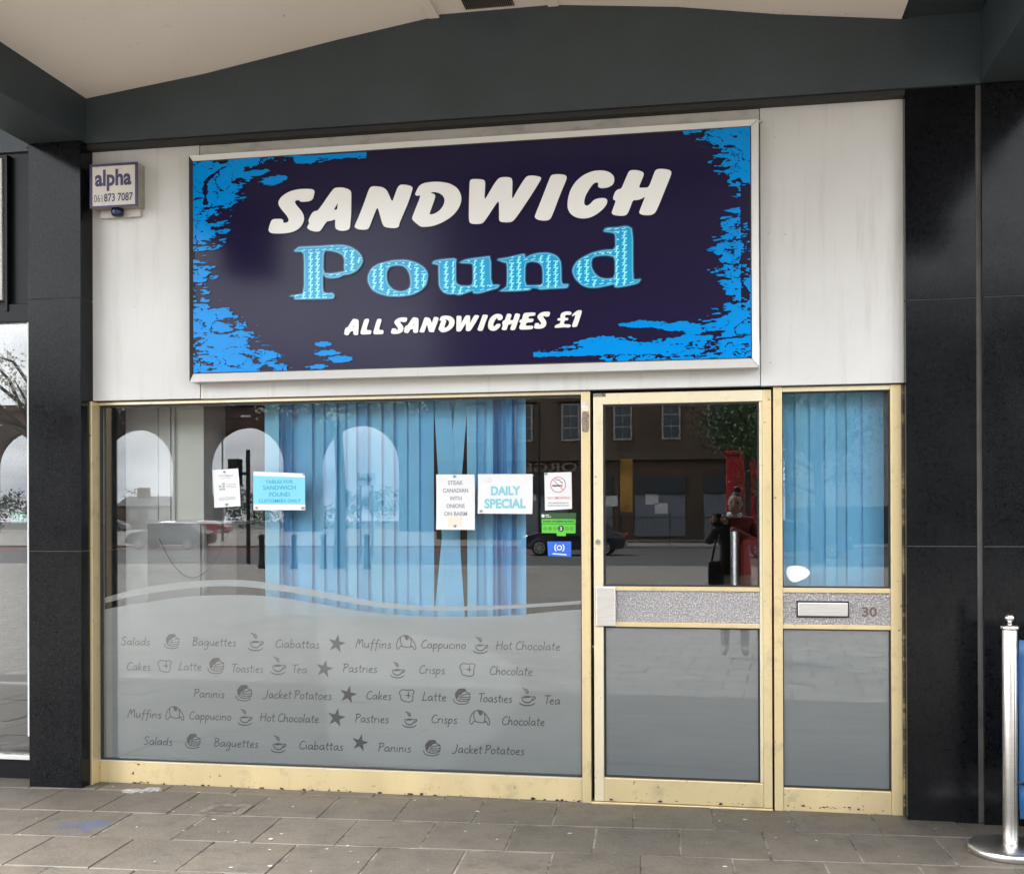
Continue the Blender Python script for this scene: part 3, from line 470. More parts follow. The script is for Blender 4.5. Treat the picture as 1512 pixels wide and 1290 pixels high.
# blue splashes: contour of a ragged field
def pw(tab, v):
    for (a, fa_), (b, fb_) in zip(tab, tab[1:]):
        if a <= v <= b: return fa_ + (fb_ - fa_) * (v - a) / (b - a)
    return tab[-1][1]
TL = [(0, .17), (.04, .13), (.10, .105), (.16, .10), (.21, .085), (.235, .036), (.30, .030), (.40, .036), (.45, .016), (.52, .018), (.60, .012), (.66, .016), (.72, .04), (.78, .085), (.82, .10), (.88, .12), (.93, .15), (1, .175)]
TR = [(0, .085), (.04, .078), (.08, .046), (.14, .042), (.20, .030), (.26, .014), (.31, .008), (.36, .040), (.46, .042), (.55, .050), (.62, .04), (.70, .030), (.78, .034), (.82, .055), (.86, .085), (.90, .13), (.94, .20), (1, .24)]
def blob(u, v, cu, cv, ru, rv): return 1 - math.hypot((u - cu) / ru, (v - cv) / rv)
def field(u, v):
    x, z = u * 2.9, v * 1.13
    wx = x + .05 * noise.noise(Vector((x * 7, z * 7, 2.2)))
    n1 = noise.fractal(Vector((wx * 13, z * 46, 1.3)), .85, 2.2, 5)
    n2 = noise.noise(Vector((wx * 46, z * 150, 7.1)))
    n3 = noise.fractal(Vector((x * 5, z * 6, 4.4)), .8, 2, 3)
    dl = (pw(TL, v) - u) / .045; dr = (pw(TR, v) - (1 - u)) / .036
    d = max(min(dl, .92), min(dr, .76))
    if v > .78: d = min(d, .62 if u > .5 else .72)
    if .33 < v < .70 and (u < .06 or u > .93): d = min(d, .38)      # raggeder side strips
    f = d - .10 + 1.15 * n1 + .55 * n2 + .70 * n3
    f = min(f, (abs(noise.noise(Vector((x * 4.3 + n2 * .2, z * 5.5, 9.7)))) - .030) * 14 + .30 * n1 + .10)
    f = min(f, (abs(noise.noise(Vector((x * 11 + n1 * .15, z * 14, 3.7)))) - .028) * 10 + .35 * n2 + .10)
    for b in ((.155, .105, .022, .02), (.12, .07, .022, .018), (.215, .03, .02, .012), (.815, .84, .033, .016), (.885, .86, .045, .02), (.76, .925, .06, .028), (.245, .885, .018, .012), (.255, .925, .026, .012), (.28, .955, .02, .014), (.235, .985, .02, .014)):
        f = max(f, blob(u, v, *b) * 1.1 + .6 * n1 + .4 * n2)
    if .24 < v < .80 and 1 - u < .016: f -= .5 + .6 * n1
    if .195 + .01 * n1 < u < .332 and v < .030 + .012 * n2 + .01 * n1 and v > .004: f = max(f, .5)
    if .63 < u < .86 and .945 + .012 * n1 + .01 * n2 < v < .972 + .006 * n2: f = max(f, .5)
    # long dark brush strokes at the upper corner
    s1 = abs(u - (.024 + .75 * max(0, .10 - v) ** 1.35 * 1.9)) if v < .22 else 9
    if .03 < v < .21: f = min(f, (s1 - .0045 - .004 * n1) * 90)
    return f
def splash_mesh():
    NU, NV = 900, 400; W_, H_ = SX1 - SX0, SZ1 - SZ0
    m = MB(); cache = {}
    def F(i, j):
        k = (i, j)
        if k not in cache: cache[k] = field(i / NU, j / NV) if 0 < i < NU and 0 < j < NV else field(i / NU, j / NV)
        return cache[k]
    def P(i, j): return (SX0 + .004 + (W_ - .008) * i / NU, SZ1 - .004 - (H_ - .008) * j / NV)
    for j in range(NV):
        v = j / NV
        runs = None; i = 0
        lo = int((max(pw(TL, v), .0) + .13) * NU); hi = int((1 - pw(TR, v) - .13) * NU)
        if v < .04: lo = int(.36 * NU)
        if v > .80: hi = min(hi, int(.60 * NU)); lo = max(lo, int(.33 * NU))
        run = None
        def flush():
            nonlocal run
            if run is not None:
                a, b = run; q = [P(a, j), P(a, j + 1), P(b, j + 1), P(b, j)]
                m.add([(x, -.1245, z) for x, z in q], [(0, 1, 2, 3)]); run = None
        while i < NU:
            if lo < i < hi: flush(); i = hi; continue
            c = [(i, j), (i, j + 1), (i + 1, j + 1), (i + 1, j)]
            f = [F(*p) for p in c]
            if min(f) > 0:
                run = (run[0], i + 1) if run else (i, i + 1)
            else:
                flush()
                if max(f) > 0:
                    poly = []
                    for k in range(4):
                        a, b = c[k], c[(k + 1) % 4]; fa_, fb_ = f[k], f[(k + 1) % 4]
                        if fa_ > 0: poly.append(P(*a))
                        if (fa_ > 0) != (fb_ > 0):
                            t = fa_ / (fa_ - fb_); pa, pb = P(*a), P(*b); poly.append((pa[0] + (pb[0] - pa[0]) * t, pa[1] + (pb[1] - pa[1]) * t))
                    if len(poly) > 2: m.add([(x, -.1245, z) for x, z in poly], [tuple(range(len(poly)))])
            i += 1
        flush()
    return m
spart(splash_mesh().build('blue_splash', M['cyan']))

def plate(loops, y, th=.0012, off=0):
    me = flat_mesh(loops, th, off); me.transform(Matrix.Translation((0, y, 0))); return me
for l_ in BIG.values(): spart(joined([plate([chaikin(l, 2, .22) for l in l_], -.1255, .002)]).build('white_letter', M['sign_white']))
EXTRA = {
 'L': [[(.45, 1), (.75, 1), (.8, .9), (.52, .27), (.9, .27), (1, .2), (.95, .03), (.85, 0), (.15, 0), (.02, .06), (.02, .18), (.35, .92)]],
 '1': [[(.6, .98), (.9, 1), (1, .92), (.62, .06), (.5, 0), (.25, 0), (.18, .08), (.5, .72), (.3, .68), (.2, .62), (.22, .75)]],
 'E': [[(.35, 1), (.95, 1), (1, .93), (.95, .8), (.6, .79), (.55, .64), (.85, .63), (.88, .55), (.8, .42), (.45, .42), (.38, .22), (.8, .22), (.87, .15), (.8, 0), (.1, 0), (0, .08), (.02, .2), (.12, .4), (.02, .45), (.05, .58), (.18, .62), (.25, .9)]],
 '£': [[(.95, .85), (.9, .98), (.6, 1), (.38, .9), (.32, .72), (.35, .6), (.18, .6), (.16, .45), (.36, .45), (.28, .25), (.12, .22), (0, .1), (.04, 0), (.5, .04), (.8, 0), (.9, .1), (.85, .2), (.5, .22), (.56, .45), (.75, .46), (.76, .6), (.58, .6), (.58, .74), (.68, .8), (.85, .76)]]}
sm = []
for ch, x0, x1, z0, z1 in SMALL:
    src = BIG.get(ch) or EXTRA[ch]
    xs = [p[0] for p in src[0]]; zs = [p[1] for p in src[0]]; ax, bx, az, bz = min(xs), max(xs), min(zs), max(zs)
    sm.append(plate([chaikin([(x0 + (x - ax) / (bx - ax) * (x1 - x0), z0 + (z - az) / (bz - az) * (z1 - z0)) for x, z in l], 2, .2) for l in src], -.1255, .002))
spart(joined(sm).build('price_lettering', M['sign_white']))
pl = [[chaikin(l, 1, .2) for l in ls] for ls in PND.values()]
def inside(p, loops):
    r = False
    for l in loops:
        for (x0, y0), (x1, y1) in zip(l, l[1:] + l[:1]):
            if (y0 > p[1]) != (y1 > p[1]) and p[0] < (x1 - x0) * (p[1] - y0) / (y1 - y0) + x0: r = not r
    return r
def strip(mb, pts, wd, y):
    n = len(pts); vs = []
    for i, p in enumerate(pts):
        a, b = pts[max(i - 1, 0)], pts[min(i + 1, n - 1)]; dx, dz = b[0] - a[0], b[1] - a[1]; l = math.hypot(dx, dz)
        vs += [(p[0] - dz / l * wd / 2, y, p[1] + dx / l * wd / 2), (p[0] + dz / l * wd / 2, y, p[1] - dx / l * wd / 2)]
    mb.add(vs, [(2 * i, 2 * i + 1, 2 * i + 3, 2 * i + 2) for i in range(n - 1)])
POUND = ([(.66, .98), (.52, .80), (.50, .45), (.40, .12)], .25), ([(.54, .86), (.66, .97), (.84, .88)], .17), ([(.16, .44), (.46, .50), (.80, .58)], .13), ([(.14, .06), (.38, .14), (.62, .04), (.92, .16)], .16)
for ls in pl:
    core = spart(joined([plate(ls, -.1272, .0008, -.006)]).build('blue_letter', M['pd_blue']))
    joined([plate(ls, -.1250, .0008, .006)]).build('letter_outline', M['pd_dark'], core); joined([plate(ls, -.1262, .0008, .0005)]).build('letter_rim', M['pd_edge'], core)
    core.matrix_parent_inverse = SI
    mb = MB(); xs = [p[0] for p in ls[0]]; zs = [p[1] for p in ls[0]]
    x = min(xs) - .004
    while x < max(xs):
        z = min(zs) - .012
        while z < max(zs):
            for st_, wd_ in POUND:
                q = [(x + (a_ - .5) * .034, z + (b_ - .5) * .034) for a_, b_ in st_]
                if all(inside((a_ + dx, b_ + dz), ls) for a_, b_ in q for dx, dz in ((.004, 0), (-.004, 0), (0, .003), (0, -.003))): strip(mb, q, wd_ * .030, -.1284 - .0001 * wd_)
            z += .0335
        x += .0375
    mb.build('pound_pattern', M['pd_cyan'], core)

# ---------------------------------------------------------------- alarm box
ab = thing('alarm_box', 'small weathered alarm bell box with blue lens on the fascia corner', 'alarm box', (-3.19, -.09, 3.23))
AI = Matrix.Translation(ab.location).inverted()
def apart(o): o.parent = ab; o.matrix_parent_inverse = AI; return o
M['alarm'] = mat('weathered grey steel', (.30, .27, .22), .6, var=.3, vs_=12)
M['alarm_navy'] = mat('navy border', (.035, .03, .09), .5)
apart(MB().box(-3.325, -3.050, -.128, -.051, 3.118, 3.350).build('case', M['alarm'], None, .003))
mb = MB()
mb.prism([(-3.327, 3.116), (-3.048, 3.116), (-3.048, 3.127), (-3.327, 3.127)], -.134, -.1285); mb.prism([(-3.327, 3.339), (-3.048, 3.339), (-3.048, 3.352), (-3.327, 3.352)], -.134, -.1285)
mb.box(-3.327, -3.313, -.134, -.1285, 3.1275, 3.3385); mb.box(-3.063, -3.048, -.134, -.1285, 3.1275, 3.3385)
apart(mb.build('border', M['alarm_navy']))
apart(MB().box(-3.3125, -3.0635, -.132, -.1285, 3.1275, 3.3385).build('faceplate', mat('weathered white plate', (.54, .50, .44), .5, var=.06, dirt=(.36, .30, .21), dscale=18, dthr=(.55, .85)))) 
mb = MB(); words_at(mb, 'alpha', -3.297, -3.084, 3.236, -.1322, h=.083, bold=.035); words_at(mb, '061', -3.302, -3.254, 3.148, -.1322, h=.040); words_at(mb, '873 7087', -3.244, -3.076, 3.149, -.1322, h=.042, bold=.02)
apart(mb.build('lettering', M['alarm_navy']))
apart(MB().box(-3.30, -3.065, -.075, -.051, 3.076, 3.1175).build('back_plate', M['panel_trim'], None, .002))
apart(MB().lathe([(.030, 3.117), (.034, 3.10), (.031, 3.082), (.022, 3.074)], 16, (-3.185, -.098, 0)).build('lens', mat('blue lens', (.004, .008, .05), .25), None, 0, True))

# ---------------------------------------------------------------- main shop window
wn = thing('shop_window', 'large gold framed shop window with frosted film and a food menu', 'window', (-2.0, 0, 0))
WI = Matrix.Translation(wn.location).inverted()
def part(root):
    inv = Matrix.Translation(root.location).inverted()
    def f(o, par=None):
        if par is None: o.parent = root; o.matrix_parent_inverse = inv
        else: o.parent = par
        return o
    return f
wp = part(wn)
wp(MB().box(-3.3995, -3.347, -.085, .05, -.02, 2.082).build('jamb', M['gold'], None, .003))
wp(MB().box(-3.3465, -.6805, -.012, .06, -.02, .113).build('sill', M['gold'], None, .003))
wp(MB().box(-3.3465, -.6805, -.016, .012, .1135, .120).build('glazing_bead', M['gold_pale'], None, .001))
wp(MB().box(-3.3465, -.6805, -.014, .05, 2.066, 2.083).build('head_rail', M['gold_pale'], None, .002))
wp(MB().box(-.680, -.6345, -.022, .06, -.02, 2.082).build('mullion', M['gold'], None, .003))
mb = MB(); mb.box(-3.3465, -3.336, -.004, .045, .1205, 2.0655); mb.box(-3.336, -.681, .002, .045, 2.055, 2.0655); mb.box(-3.336, -.681, .002, .045, .1205, .128); mb.box(-.686, -.6805, .002, .045, .128, 2.055)
wp(mb.build('gasket', M['gasket']))
wp(MB().box(-3.3355, -.6865, .014, .020, .1285, 2.0545).build('glass_pane', M['glass']))
FYY = .0255
film = [(-3.335, .129), (-.687, .129)] + [(min(max(x, -3.335), -.687), z) for x, z in reversed(chaikin(FILM_TOP, 2, .25, False))]
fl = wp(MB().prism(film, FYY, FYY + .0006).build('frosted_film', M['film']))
up = chaikin(STRIPE_UP, 2, .25, False); lo = chaikin(STRIPE_LO, 2, .25, False)
st = [(min(max(x, -3.335), -.687), z) for x, z in up] + [(min(max(x, -3.335), -.687), z) for x, z in reversed(lo)]
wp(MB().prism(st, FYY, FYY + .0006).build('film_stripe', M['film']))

HAND = {
'a': (4.9, [[(3.6, 4.6), (2.2, 5), (.6, 3.6), (.3, 1.5), (1.2, .2), (2.6, .9), (3.6, 3), (3.8, 4.8), (3.6, 2), (4, .4), (4.6, .2)]]),
'b': (4.4, [[(.8, 9), (.5, 4), (.4, .3)], [(.4, 2.5), (1.4, 4.6), (2.9, 4.8), (3.6, 3), (2.8, .8), (1.2, .1), (.4, .8)]]),
'c': (4.0, [[(3.4, 4.3), (2.4, 5), (.9, 4), (.4, 2), (1.2, .3), (2.6, .2), (3.6, 1)]]),
'd': (4.9, [[(3.5, 4.3), (2.2, 5), (.6, 3.6), (.3, 1.5), (1.2, .2), (2.6, .9), (3.6, 3)], [(4, 9), (3.7, 3), (3.9, .5), (4.5, .2)]]),
'e': (4.2, [[(.5, 2.4), (2.4, 2.8), (3.3, 3.8), (2.6, 4.9), (1.3, 4.5), (.4, 2.5), (.9, .6), (2.2, .1), (3.6, .9)]]),
'f': (3.5, [[(3.6, 8.4), (2.8, 9), (1.9, 8), (1.6, 4), (1.3, -1.5), (.8, -3)], [(.3, 4.8), (3.2, 5)]]),
'g': (4.7, [[(3.6, 4.6), (2.2, 5), (.6, 3.6), (.3, 1.7), (1.2, .5), (2.6, 1.2), (3.6, 3.4), (3.8, 4.8), (3.6, 0), (3, -3), (1.6, -3.8), (.4, -2.8)]]),
'h': (4.6, [[(.8, 9), (.5, 3), (.4, 0)], [(.5, 2.5), (1.6, 4.6), (2.8, 4.9), (3.3, 3.5), (3.3, 1), (3.8, .1)]]),
'i': (1.9, [[(.6, 5), (.5, 1), (.9, .1)], [(.8, 7.1), (1, 7.5)]]),
'k': (3.9, [[(.8, 9), (.5, 3), (.4, 0)], [(3.2, 4.8), (.6, 2.3), (3.4, 0)]]),
'l': (1.9, [[(.8, 9), (.5, 3), (.6, .5), (1.1, .1)]]),
'n': (4.6, [[(.5, 5), (.5, 0)], [(.5, 2.5), (1.7, 4.6), (2.9, 4.9), (3.3, 3.5), (3.3, 1), (3.8, .1)]]),
'o': (4.4, [[(2.2, 5), (.7, 4), (.3, 2), (1.2, .2), (2.7, .3), (3.7, 2.3), (3.3, 4.3), (2.2, 5)]]),
'p': (4.4, [[(.6, 5), (.4, -3.8)], [(.5, 2.5), (1.5, 4.6), (2.9, 4.8), (3.6, 3), (2.8, .9), (1.4, .3), (.5, 1.2)]]),
'r': (3.3, [[(.5, 5), (.5, 0)], [(.5, 2.8), (1.5, 4.6), (2.8, 4.9)]]),
's': (3.5, [[(2.9, 4.5), (1.8, 5), (.7, 4.2), (1.2, 3), (2.6, 2), (2.6, .7), (1.4, 0), (.2, .5)]]),
't': (3.3, [[(1.6, 8), (1.2, 2), (1.6, .3), (2.6, .4)], [(.2, 5.2), (3, 5.5)]]),
'u': (4.6, [[(.5, 5), (.4, 1.6), (1.2, .2), (2.6, .8), (3.4, 2.8)], [(3.5, 5), (3.4, 1), (4, .1)]]),
'S': (4.9, [[(4.2, 8), (2.8, 9), (1, 8), (.9, 6.2), (3, 4.6), (3.9, 2.6), (3, .6), (1.4, 0), (.2, 1)]]),
'B': (5.1, [[(1, 9), (.6, 0)], [(.2, 8.6), (2.6, 9), (4, 7.6), (3, 5.6), (.9, 4.9)], [(.9, 4.9), (3.4, 4.6), (4.4, 2.6), (3, .5), (.4, 0)]]),
'C': (5.4, [[(4.8, 7.6), (3.6, 8.8), (1.8, 7.6), (.4, 4), (1, 1), (2.8, 0), (5, 1.4)]]),
'M': (7.0, [[(.4, 0), (1.2, 5), (2, 8.6), (2.5, 9), (2.8, 6), (3, 3.6)], [(3, 3.6), (4, 7.6), (5, 8.8), (5.6, 8), (5.8, 3), (6.3, 0)]]),
'H': (5.8, [[(1, 9), (.4, 0)], [(4.8, 9), (4.4, 0)], [(-.4, 4.2), (5.4, 5)]]),
'L': (4.3, [[(1.6, 9), (.8, 4), (.5, .4)], [(-.4, .3), (1, .5), (4, .6)]]),
'T': (4.0, [[(-.2, 8.4), (5, 8.9)], [(2.4, 8.6), (1.8, 0)]]),
'P': (4.7, [[(1.2, 8.6), (.5, 0)], [(0, 8), (2.4, 9), (4.4, 7.8), (3.6, 5.4), (1, 4.2)]]),
'J': (4.4, [[(3.4, 9), (3, 3), (2, 0), (.6, -1), (-.6, 0)]]),
' ': (2.2, [])}
def ribbon(mb, pts, wd, y, taper=False):
    if len(pts) > 2: pts = chaikin(pts, 2, .25, False)
    n = len(pts); L_, R_ = [], []
    for i, p in enumerate(pts):
        a, b = pts[max(i - 1, 0)], pts[min(i + 1, n - 1)]
        dx, dz = b[0] - a[0], b[1] - a[1]; l = math.hypot(dx, dz) or 1
        h = wd / 2 * (1 if not taper else (.45 + .55 * math.sin(math.pi * (i + .5) / n)))
        L_.append((p[0] - dz / l * h, y, p[1] + dx / l * h)); R_.append((p[0] + dz / l * h, y, p[1] - dx / l * h))
    mb.add(L_ + R_, [(i, i + 1, n + i + 1, n + i) for i in range(n - 1)])
def hand_words(mb, s, x0, x1, z0, y, wd=.0052, slope=0):
    total = sum(HAND[c][0] for c in s); sx = (x1 - x0) / total; sz = .0051
    x = 0
    for c in s:
        adv, strokes = HAND[c]
        for k in strokes: ribbon(mb, [(x0 + (x + p[0] + p[1] * .08) * sx, z0 + p[1] * sz) for p in k], wd, y)
        x += adv
ICON = {
'cup': ([[(0, 1.8), (1, .7), (4, 0), (7.5, .4), (9.5, 1.9)], [(1.4, 5), (2, 3), (3.6, 1.8), (6, 1.8), (7.6, 3.2), (8.2, 5.4)], [(8, 5.2), (9.6, 5.4), (9.2, 3.8), (7.6, 3.2)], [(2.0, 10.4), (3.4, 9.5), (5.0, 9.3), (5.6, 7.6)], [(3.2, 8.8), (4.6, 7.9), (5.2, 6.8)]],
        [[(1.4, 5.1), (4.4, 5.9), (8.2, 5.5), (6, 4.6), (3, 4.4)]]),
'slice': ([[(0, 3), (.6, 1), (3.5, 0), (7, .3), (9, 1.4)], [(1.2, 6.2), (1.4, 3), (3.6, 1.6)], [(3.6, 1.6), (4, 5), (9.4, 6)], [(9.4, 6), (9.4, 2), (4, 1.5)], [(4.4, 3.9), (9.4, 4.2)], [(4.4, 2.8), (9.4, 3)], [(3.8, 5), (6, 7.6), (9.4, 6)]],
          [[(1.2, 6.4), (3, 8.6), (6.4, 9), (7.6, 7.6), (5.6, 7.2), (4, 5.4), (3.4, 5.2), (2.8, 3.2), (1.7, 3.4)]]),
'bread': ([[(1, 6.8), (2.2, 8), (4, 7.8), (6, 7.6), (9, 8), (9.8, 6.8), (8.8, 5.2), (9, 2), (8, .8), (5.6, .6), (1.6, 1.6), (1.4, 4.6), (.4, 5.6), (1, 6.8)], [(4.4, 4.4), (6, 4.8), (7.4, 4.2)], [(6.4, 6.8), (6.2, 4.8), (6.2, 3)]], []),
'croissant': ([[(0, 2), (.4, 5), (2, 7.4), (4.6, 8.4), (7, 7.6), (9.4, 4.8), (10.4, 2)], [(0, 2), (1, .8), (2.2, 3), (4, 2.2), (7.8, 2), (8.4, 3.4), (9.4, .6), (10.4, 2)], [(2.4, 7), (2, 5), (3, 2.6)], [(7.4, 7), (8, 5), (7.4, 2.4)]],
              [[(4, 8.3), (6.4, 8), (6.6, 6.2), (5.4, 5.6), (4.6, 6.4)]]),
}
mt_, mi_ = MB(), MB()
for wd_, x0, x1, z0 in MENU:
    if wd_[0] != '#': hand_words(mt_, wd_, x0, x1, z0, FYY - .0003); continue
    k = wd_[1:]; s = (x1 - x0) / 10
    if k == 'star':
        cx, cz, r = (x0 + x1) / 2, z0 + .041, (x1 - x0) * .56
        pts = [(cx + (r if i % 2 == 0 else r * .38) * math.sin(i * math.pi / 5 + .2), FYY - .0003, cz + (r if i % 2 == 0 else r * .38) * math.cos(i * math.pi / 5 + .2)) for i in range(10)]
        mi_.add(pts + [(cx, FYY - .0003, cz)], [(i, (i + 1) % 10, 10) for i in range(10)])
    else:
        st_, fi = ICON[k]
        for q in st_: ribbon(mi_, [(x0 + p[0] * s, z0 + p[1] * s) for p in q], .0070 if k in ('cup',) else .0052, FYY - .0003, k == 'cup')
        for q in fi: mi_.add([(x0 + p[0] * s, FYY - .0004, z0 + p[1] * s) for p in q], [tuple(range(len(q)))])
mt_.build('menu_lettering', M['ink'], fl); mi_.build('menu_icons', M['ink'], fl)

# ---------------------------------------------------------------- door
dr = thing('shop_door', 'gold framed glass shop door with embossed metal mid panel and push plate', 'door', (-.17, 0, 0))
dp = part(dr)
DX0, DX1 = -.6185, .218
dp(MB().box(DX0, -.5705, -.016, .04, .008, 2.070).build('lock_stile', M['gold_pale'], None, .003))
dp(MB().box(.2035, .2185, -.012, .04, .13, 2.012).build('glazing_bead', M['gold_pale'], None, .002))
dp(MB().box(.219, .2615, -.016, .04, .008, 2.070).build('hinge_stile', M['gold'], None, .003))
dp(MB().box(-.570, .2185, -.015, .04, 2.0125, 2.070).build('top_rail', M['gold_pale'], None, .003))
dp(MB().box(-.570, .2185, -.015, .04, .008, .127).build('bottom_rail', M['gold'], None, .003))
mb = MB(); mb.box(-.570, .203, -.017, .03, 1.0735, 1.094); mb.box(-.570, .203, -.0175, -.0165, 1.082, 1.0845)
dp(mb.build('mid_bead', M['gold'], None, .002))
dp(MB().box(-.570, .203, -.017, .03, .8905, .914).build('mid_bead', M['gold'], None, .002))
dp(MB().box(-.570, .203, -.008, .02, .9145, 1.073).build('embossed_panel', M['stucco']))
pp = dp(MB().box(-.608, -.508, -.030, -.0175, .892, 1.092).build('push_plate', M['steel'], None, .004))
lk = MB().lathe([(.013, -.022), (.013, -.018), (.009, -.017), (.009, -.0165)], 20, (-.597, 0, 1.317), 'y').build('lock_cylinder', M['chrome']); dp(lk)
MB().box(-.598, -.596, -.0232, -.0222, 1.312, 1.322).build('keyhole', M['black'], lk)
mb = MB()
for z0, z1 in ((1.0945, 2.012), (.1275, .890)):
    mb.box(-.570, -.561, .001, .03, z0, z1); mb.box(.195, .203, .001, .03, z0, z1); mb.box(-.561, .195, .001, .03, z0, z0 + .007); mb.box(-.561, .195, .001, .03, z1 - .007, z1)
dp(mb.build('gasket', M['gasket']))
dp(MB().box(-.561, .195, .010, .016, 1.1015, 2.005).build('glass_pane', M['glass']))
kp = dp(MB().box(-.561, .195, .010, .016, .1345, .883).build('kick_glass', M['glass']))
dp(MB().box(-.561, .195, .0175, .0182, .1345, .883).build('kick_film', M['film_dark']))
tb = thing('door_threshold', 'worn aluminium threshold strip under the shop door', 'threshold', (-.17, 0, 0))
part(tb)(MB().box(-.634, .262, -.03, .06, -.02, .006).build('strip', M['gold'], None, .002))
part(tb)(MB().box(-.6335, .2685, .045, .06, .007, 2.08).build('rebate', M['dirt_shade_black'])) if False else None

# ---------------------------------------------------------------- fixed side panel with letterbox
sp_ = thing('side_panel', 'narrow gold framed side panel with letterbox and the number 30', 'side panel', (.57, 0, 0))
pp2 = part(sp_)
pp2(MB().box(.2715, .3135, -.020, .06, -.02, 2.082).build('mullion', M['gold'], None, .003))
pp2(MB().box(.8245, .8765, -.020, .06, -.02, 2.080).build('jamb', M['gold'], None, .003))
pp2(MB().box(.314, .824, -.014, .05, 2.056, 2.079).build('head_rail', M['gold_pale'], None, .002))
pp2(MB().box(.314, .824, -.014, .05, -.02, .110).build('bottom_rail', M['gold'], None, .003))
pp2(MB().box(.314, .824, -.014, .03, 1.0695, 1.093).build('mid_bead', M['gold'], None, .002))
pp2(MB().box(.314, .824, -.014, .03, .8915, .914).build('mid_bead', M['gold'], None, .002))
pp2(MB().box(.314, .824, -.006, .02, .9145, 1.069).build('embossed_panel', M['stucco']))
mb = MB()
for z0, z1 in ((1.0935, 2.0555), (.1105, .891)):
    mb.box(.314, .319, .001, .03, z0, z1); mb.box(.818, .824, .001, .03, z0, z1); mb.box(.319, .818, .001, .03, z0, z0 + .006); mb.box(.319, .818, .001, .03, z1 - .006, z1)
pp2(mb.build('gasket', M['gasket']))
pp2(MB().box(.319, .818, .010, .016, 1.0995, 2.0495).build('glass_pane', M['glass']))
pp2(MB().box(.319, .818, .010, .016, .1165, .885).build('kick_glass', M['glass']))
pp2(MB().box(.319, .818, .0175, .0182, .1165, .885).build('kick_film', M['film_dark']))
lb = pp2(MB().box(.380, .628, -.012, -.0065, .948, 1.029).build('letterbox', M['gasket'], None, .001))
mb = MB(); mb.box(.386, .622, -.024, -.0125, .955, 1.022); mb.build('flap', M['steel'], lb, .004)
mb = MB(); words_at(mb, '30', .690, .760, .957, -.0065, h=.044, bold=.02); pp2(mb.build('house_number', mat('bronze numerals', (.14, .09, .08), .4, metal=.5)))
mb = MB(); mb.box(.8772, .8832, -.03, .05, 0, 2.08); pp2(mb.build('sealant', mat('perished sealant', (.06, .05, .035), .8, var=.6, vs_=9, stretch=(1, 1, .5), dirt=(.35, .28, .15), dscale=7, dthr=(.5, .56)), None))
# flaking render where old hinges were
M['flake'] = mat('flaking brown filler', (.26, .21, .16), .9, var=.35, vs_=40, bump=.8, bs=120, dirt=(.05, .04, .03), dscale=40, dthr=(.55, .62))
def patch(x0, x1, z0, z1, y, seed):
    r = random.Random(seed); c = ((x0 + x1) / 2, (z0 + z1) / 2)
    pts = [(c[0] + (x1 - x0) / 2 * math.copysign(abs(math.cos(a)) ** .4, math.cos(a)) * r.uniform(.85, 1), c[1] + (z1 - z0) / 2 * math.copysign(abs(math.sin(a)) ** .6, math.sin(a)) * r.uniform(.88, 1)) for a in [2 * math.pi * i / 18 for i in range(18)]]
    return MB().prism(pts, y, y + .003)
wp(patch(-.678, -.637, 1.868, 1.985, -.025, 1).build('filler_patch', M['flake']))
wp(patch(-.677, -.64, 1.975, 2.03, -.0245, 4).build('filler_patch', mat('white filler', (.6, .56, .5), .9, var=.2, vs_=30)))
pp2(patch(.273, .312, 1.925, 2.045, -0.0195, 2).build('filler_patch', M['flake']))
dp(MB().box(-.617, -.555, -.019, -.0165, 2.052, 2.069).build('closer_scar', M['flake']))

# ---------------------------------------------------------------- interior
ro = thing('shop_interior', 'dim shop interior with a pale side wall behind the glass', 'room', (-1.25, 3, 0))
rp = part(ro)
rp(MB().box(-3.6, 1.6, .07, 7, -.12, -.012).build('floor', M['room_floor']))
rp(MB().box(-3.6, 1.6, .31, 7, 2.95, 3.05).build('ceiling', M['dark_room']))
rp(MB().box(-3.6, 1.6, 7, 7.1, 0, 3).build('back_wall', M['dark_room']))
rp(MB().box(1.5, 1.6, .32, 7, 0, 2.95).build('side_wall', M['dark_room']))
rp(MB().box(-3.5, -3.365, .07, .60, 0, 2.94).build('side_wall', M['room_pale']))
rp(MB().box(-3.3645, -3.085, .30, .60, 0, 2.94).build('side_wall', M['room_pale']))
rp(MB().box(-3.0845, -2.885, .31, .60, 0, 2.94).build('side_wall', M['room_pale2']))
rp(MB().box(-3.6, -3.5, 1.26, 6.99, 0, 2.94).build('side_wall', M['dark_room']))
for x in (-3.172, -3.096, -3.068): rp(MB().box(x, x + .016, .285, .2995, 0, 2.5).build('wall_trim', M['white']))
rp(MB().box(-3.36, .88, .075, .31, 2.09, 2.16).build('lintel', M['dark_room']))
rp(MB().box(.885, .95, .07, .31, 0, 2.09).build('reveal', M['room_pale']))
ct = thing('serving_counter', 'dark brown serving counter with a pale top behind the window', 'counter', (-2.95, .5, 0))
cp = part(ct)
cp(MB().box(-3.208, -2.8855, .262, .282, 0, 1.412).build('end_panel', mat('grey laminate', (.30, .30, .29), .6, var=.06), None, .003))
cp(MB().box(-2.884, -2.70, .34, .95, 0, 1.412).build('body', M['wood_dark'], None, .004))
cp(MB().box(-3.215, -2.69, .255, .2835, 1.4125, 1.432).build('top', M['white'], None, .003)); cp(MB().box(-2.883, -2.69, .284, .97, 1.4125, 1.432).build('top', M['white'], None, .003))
wr = MB(); pts = []
for i in range(25):
    t = i / 24; pts.append((-3.12 + t * .42, .235, 1.33 - .24 * (1 - (2 * t - 1) ** 2) + .04 * t))
tag(wr.tube(pts, .0022, 5).build('hanging_cable', M['black']), 'thin black cable hanging in a loop in front of the counter', 'cable')
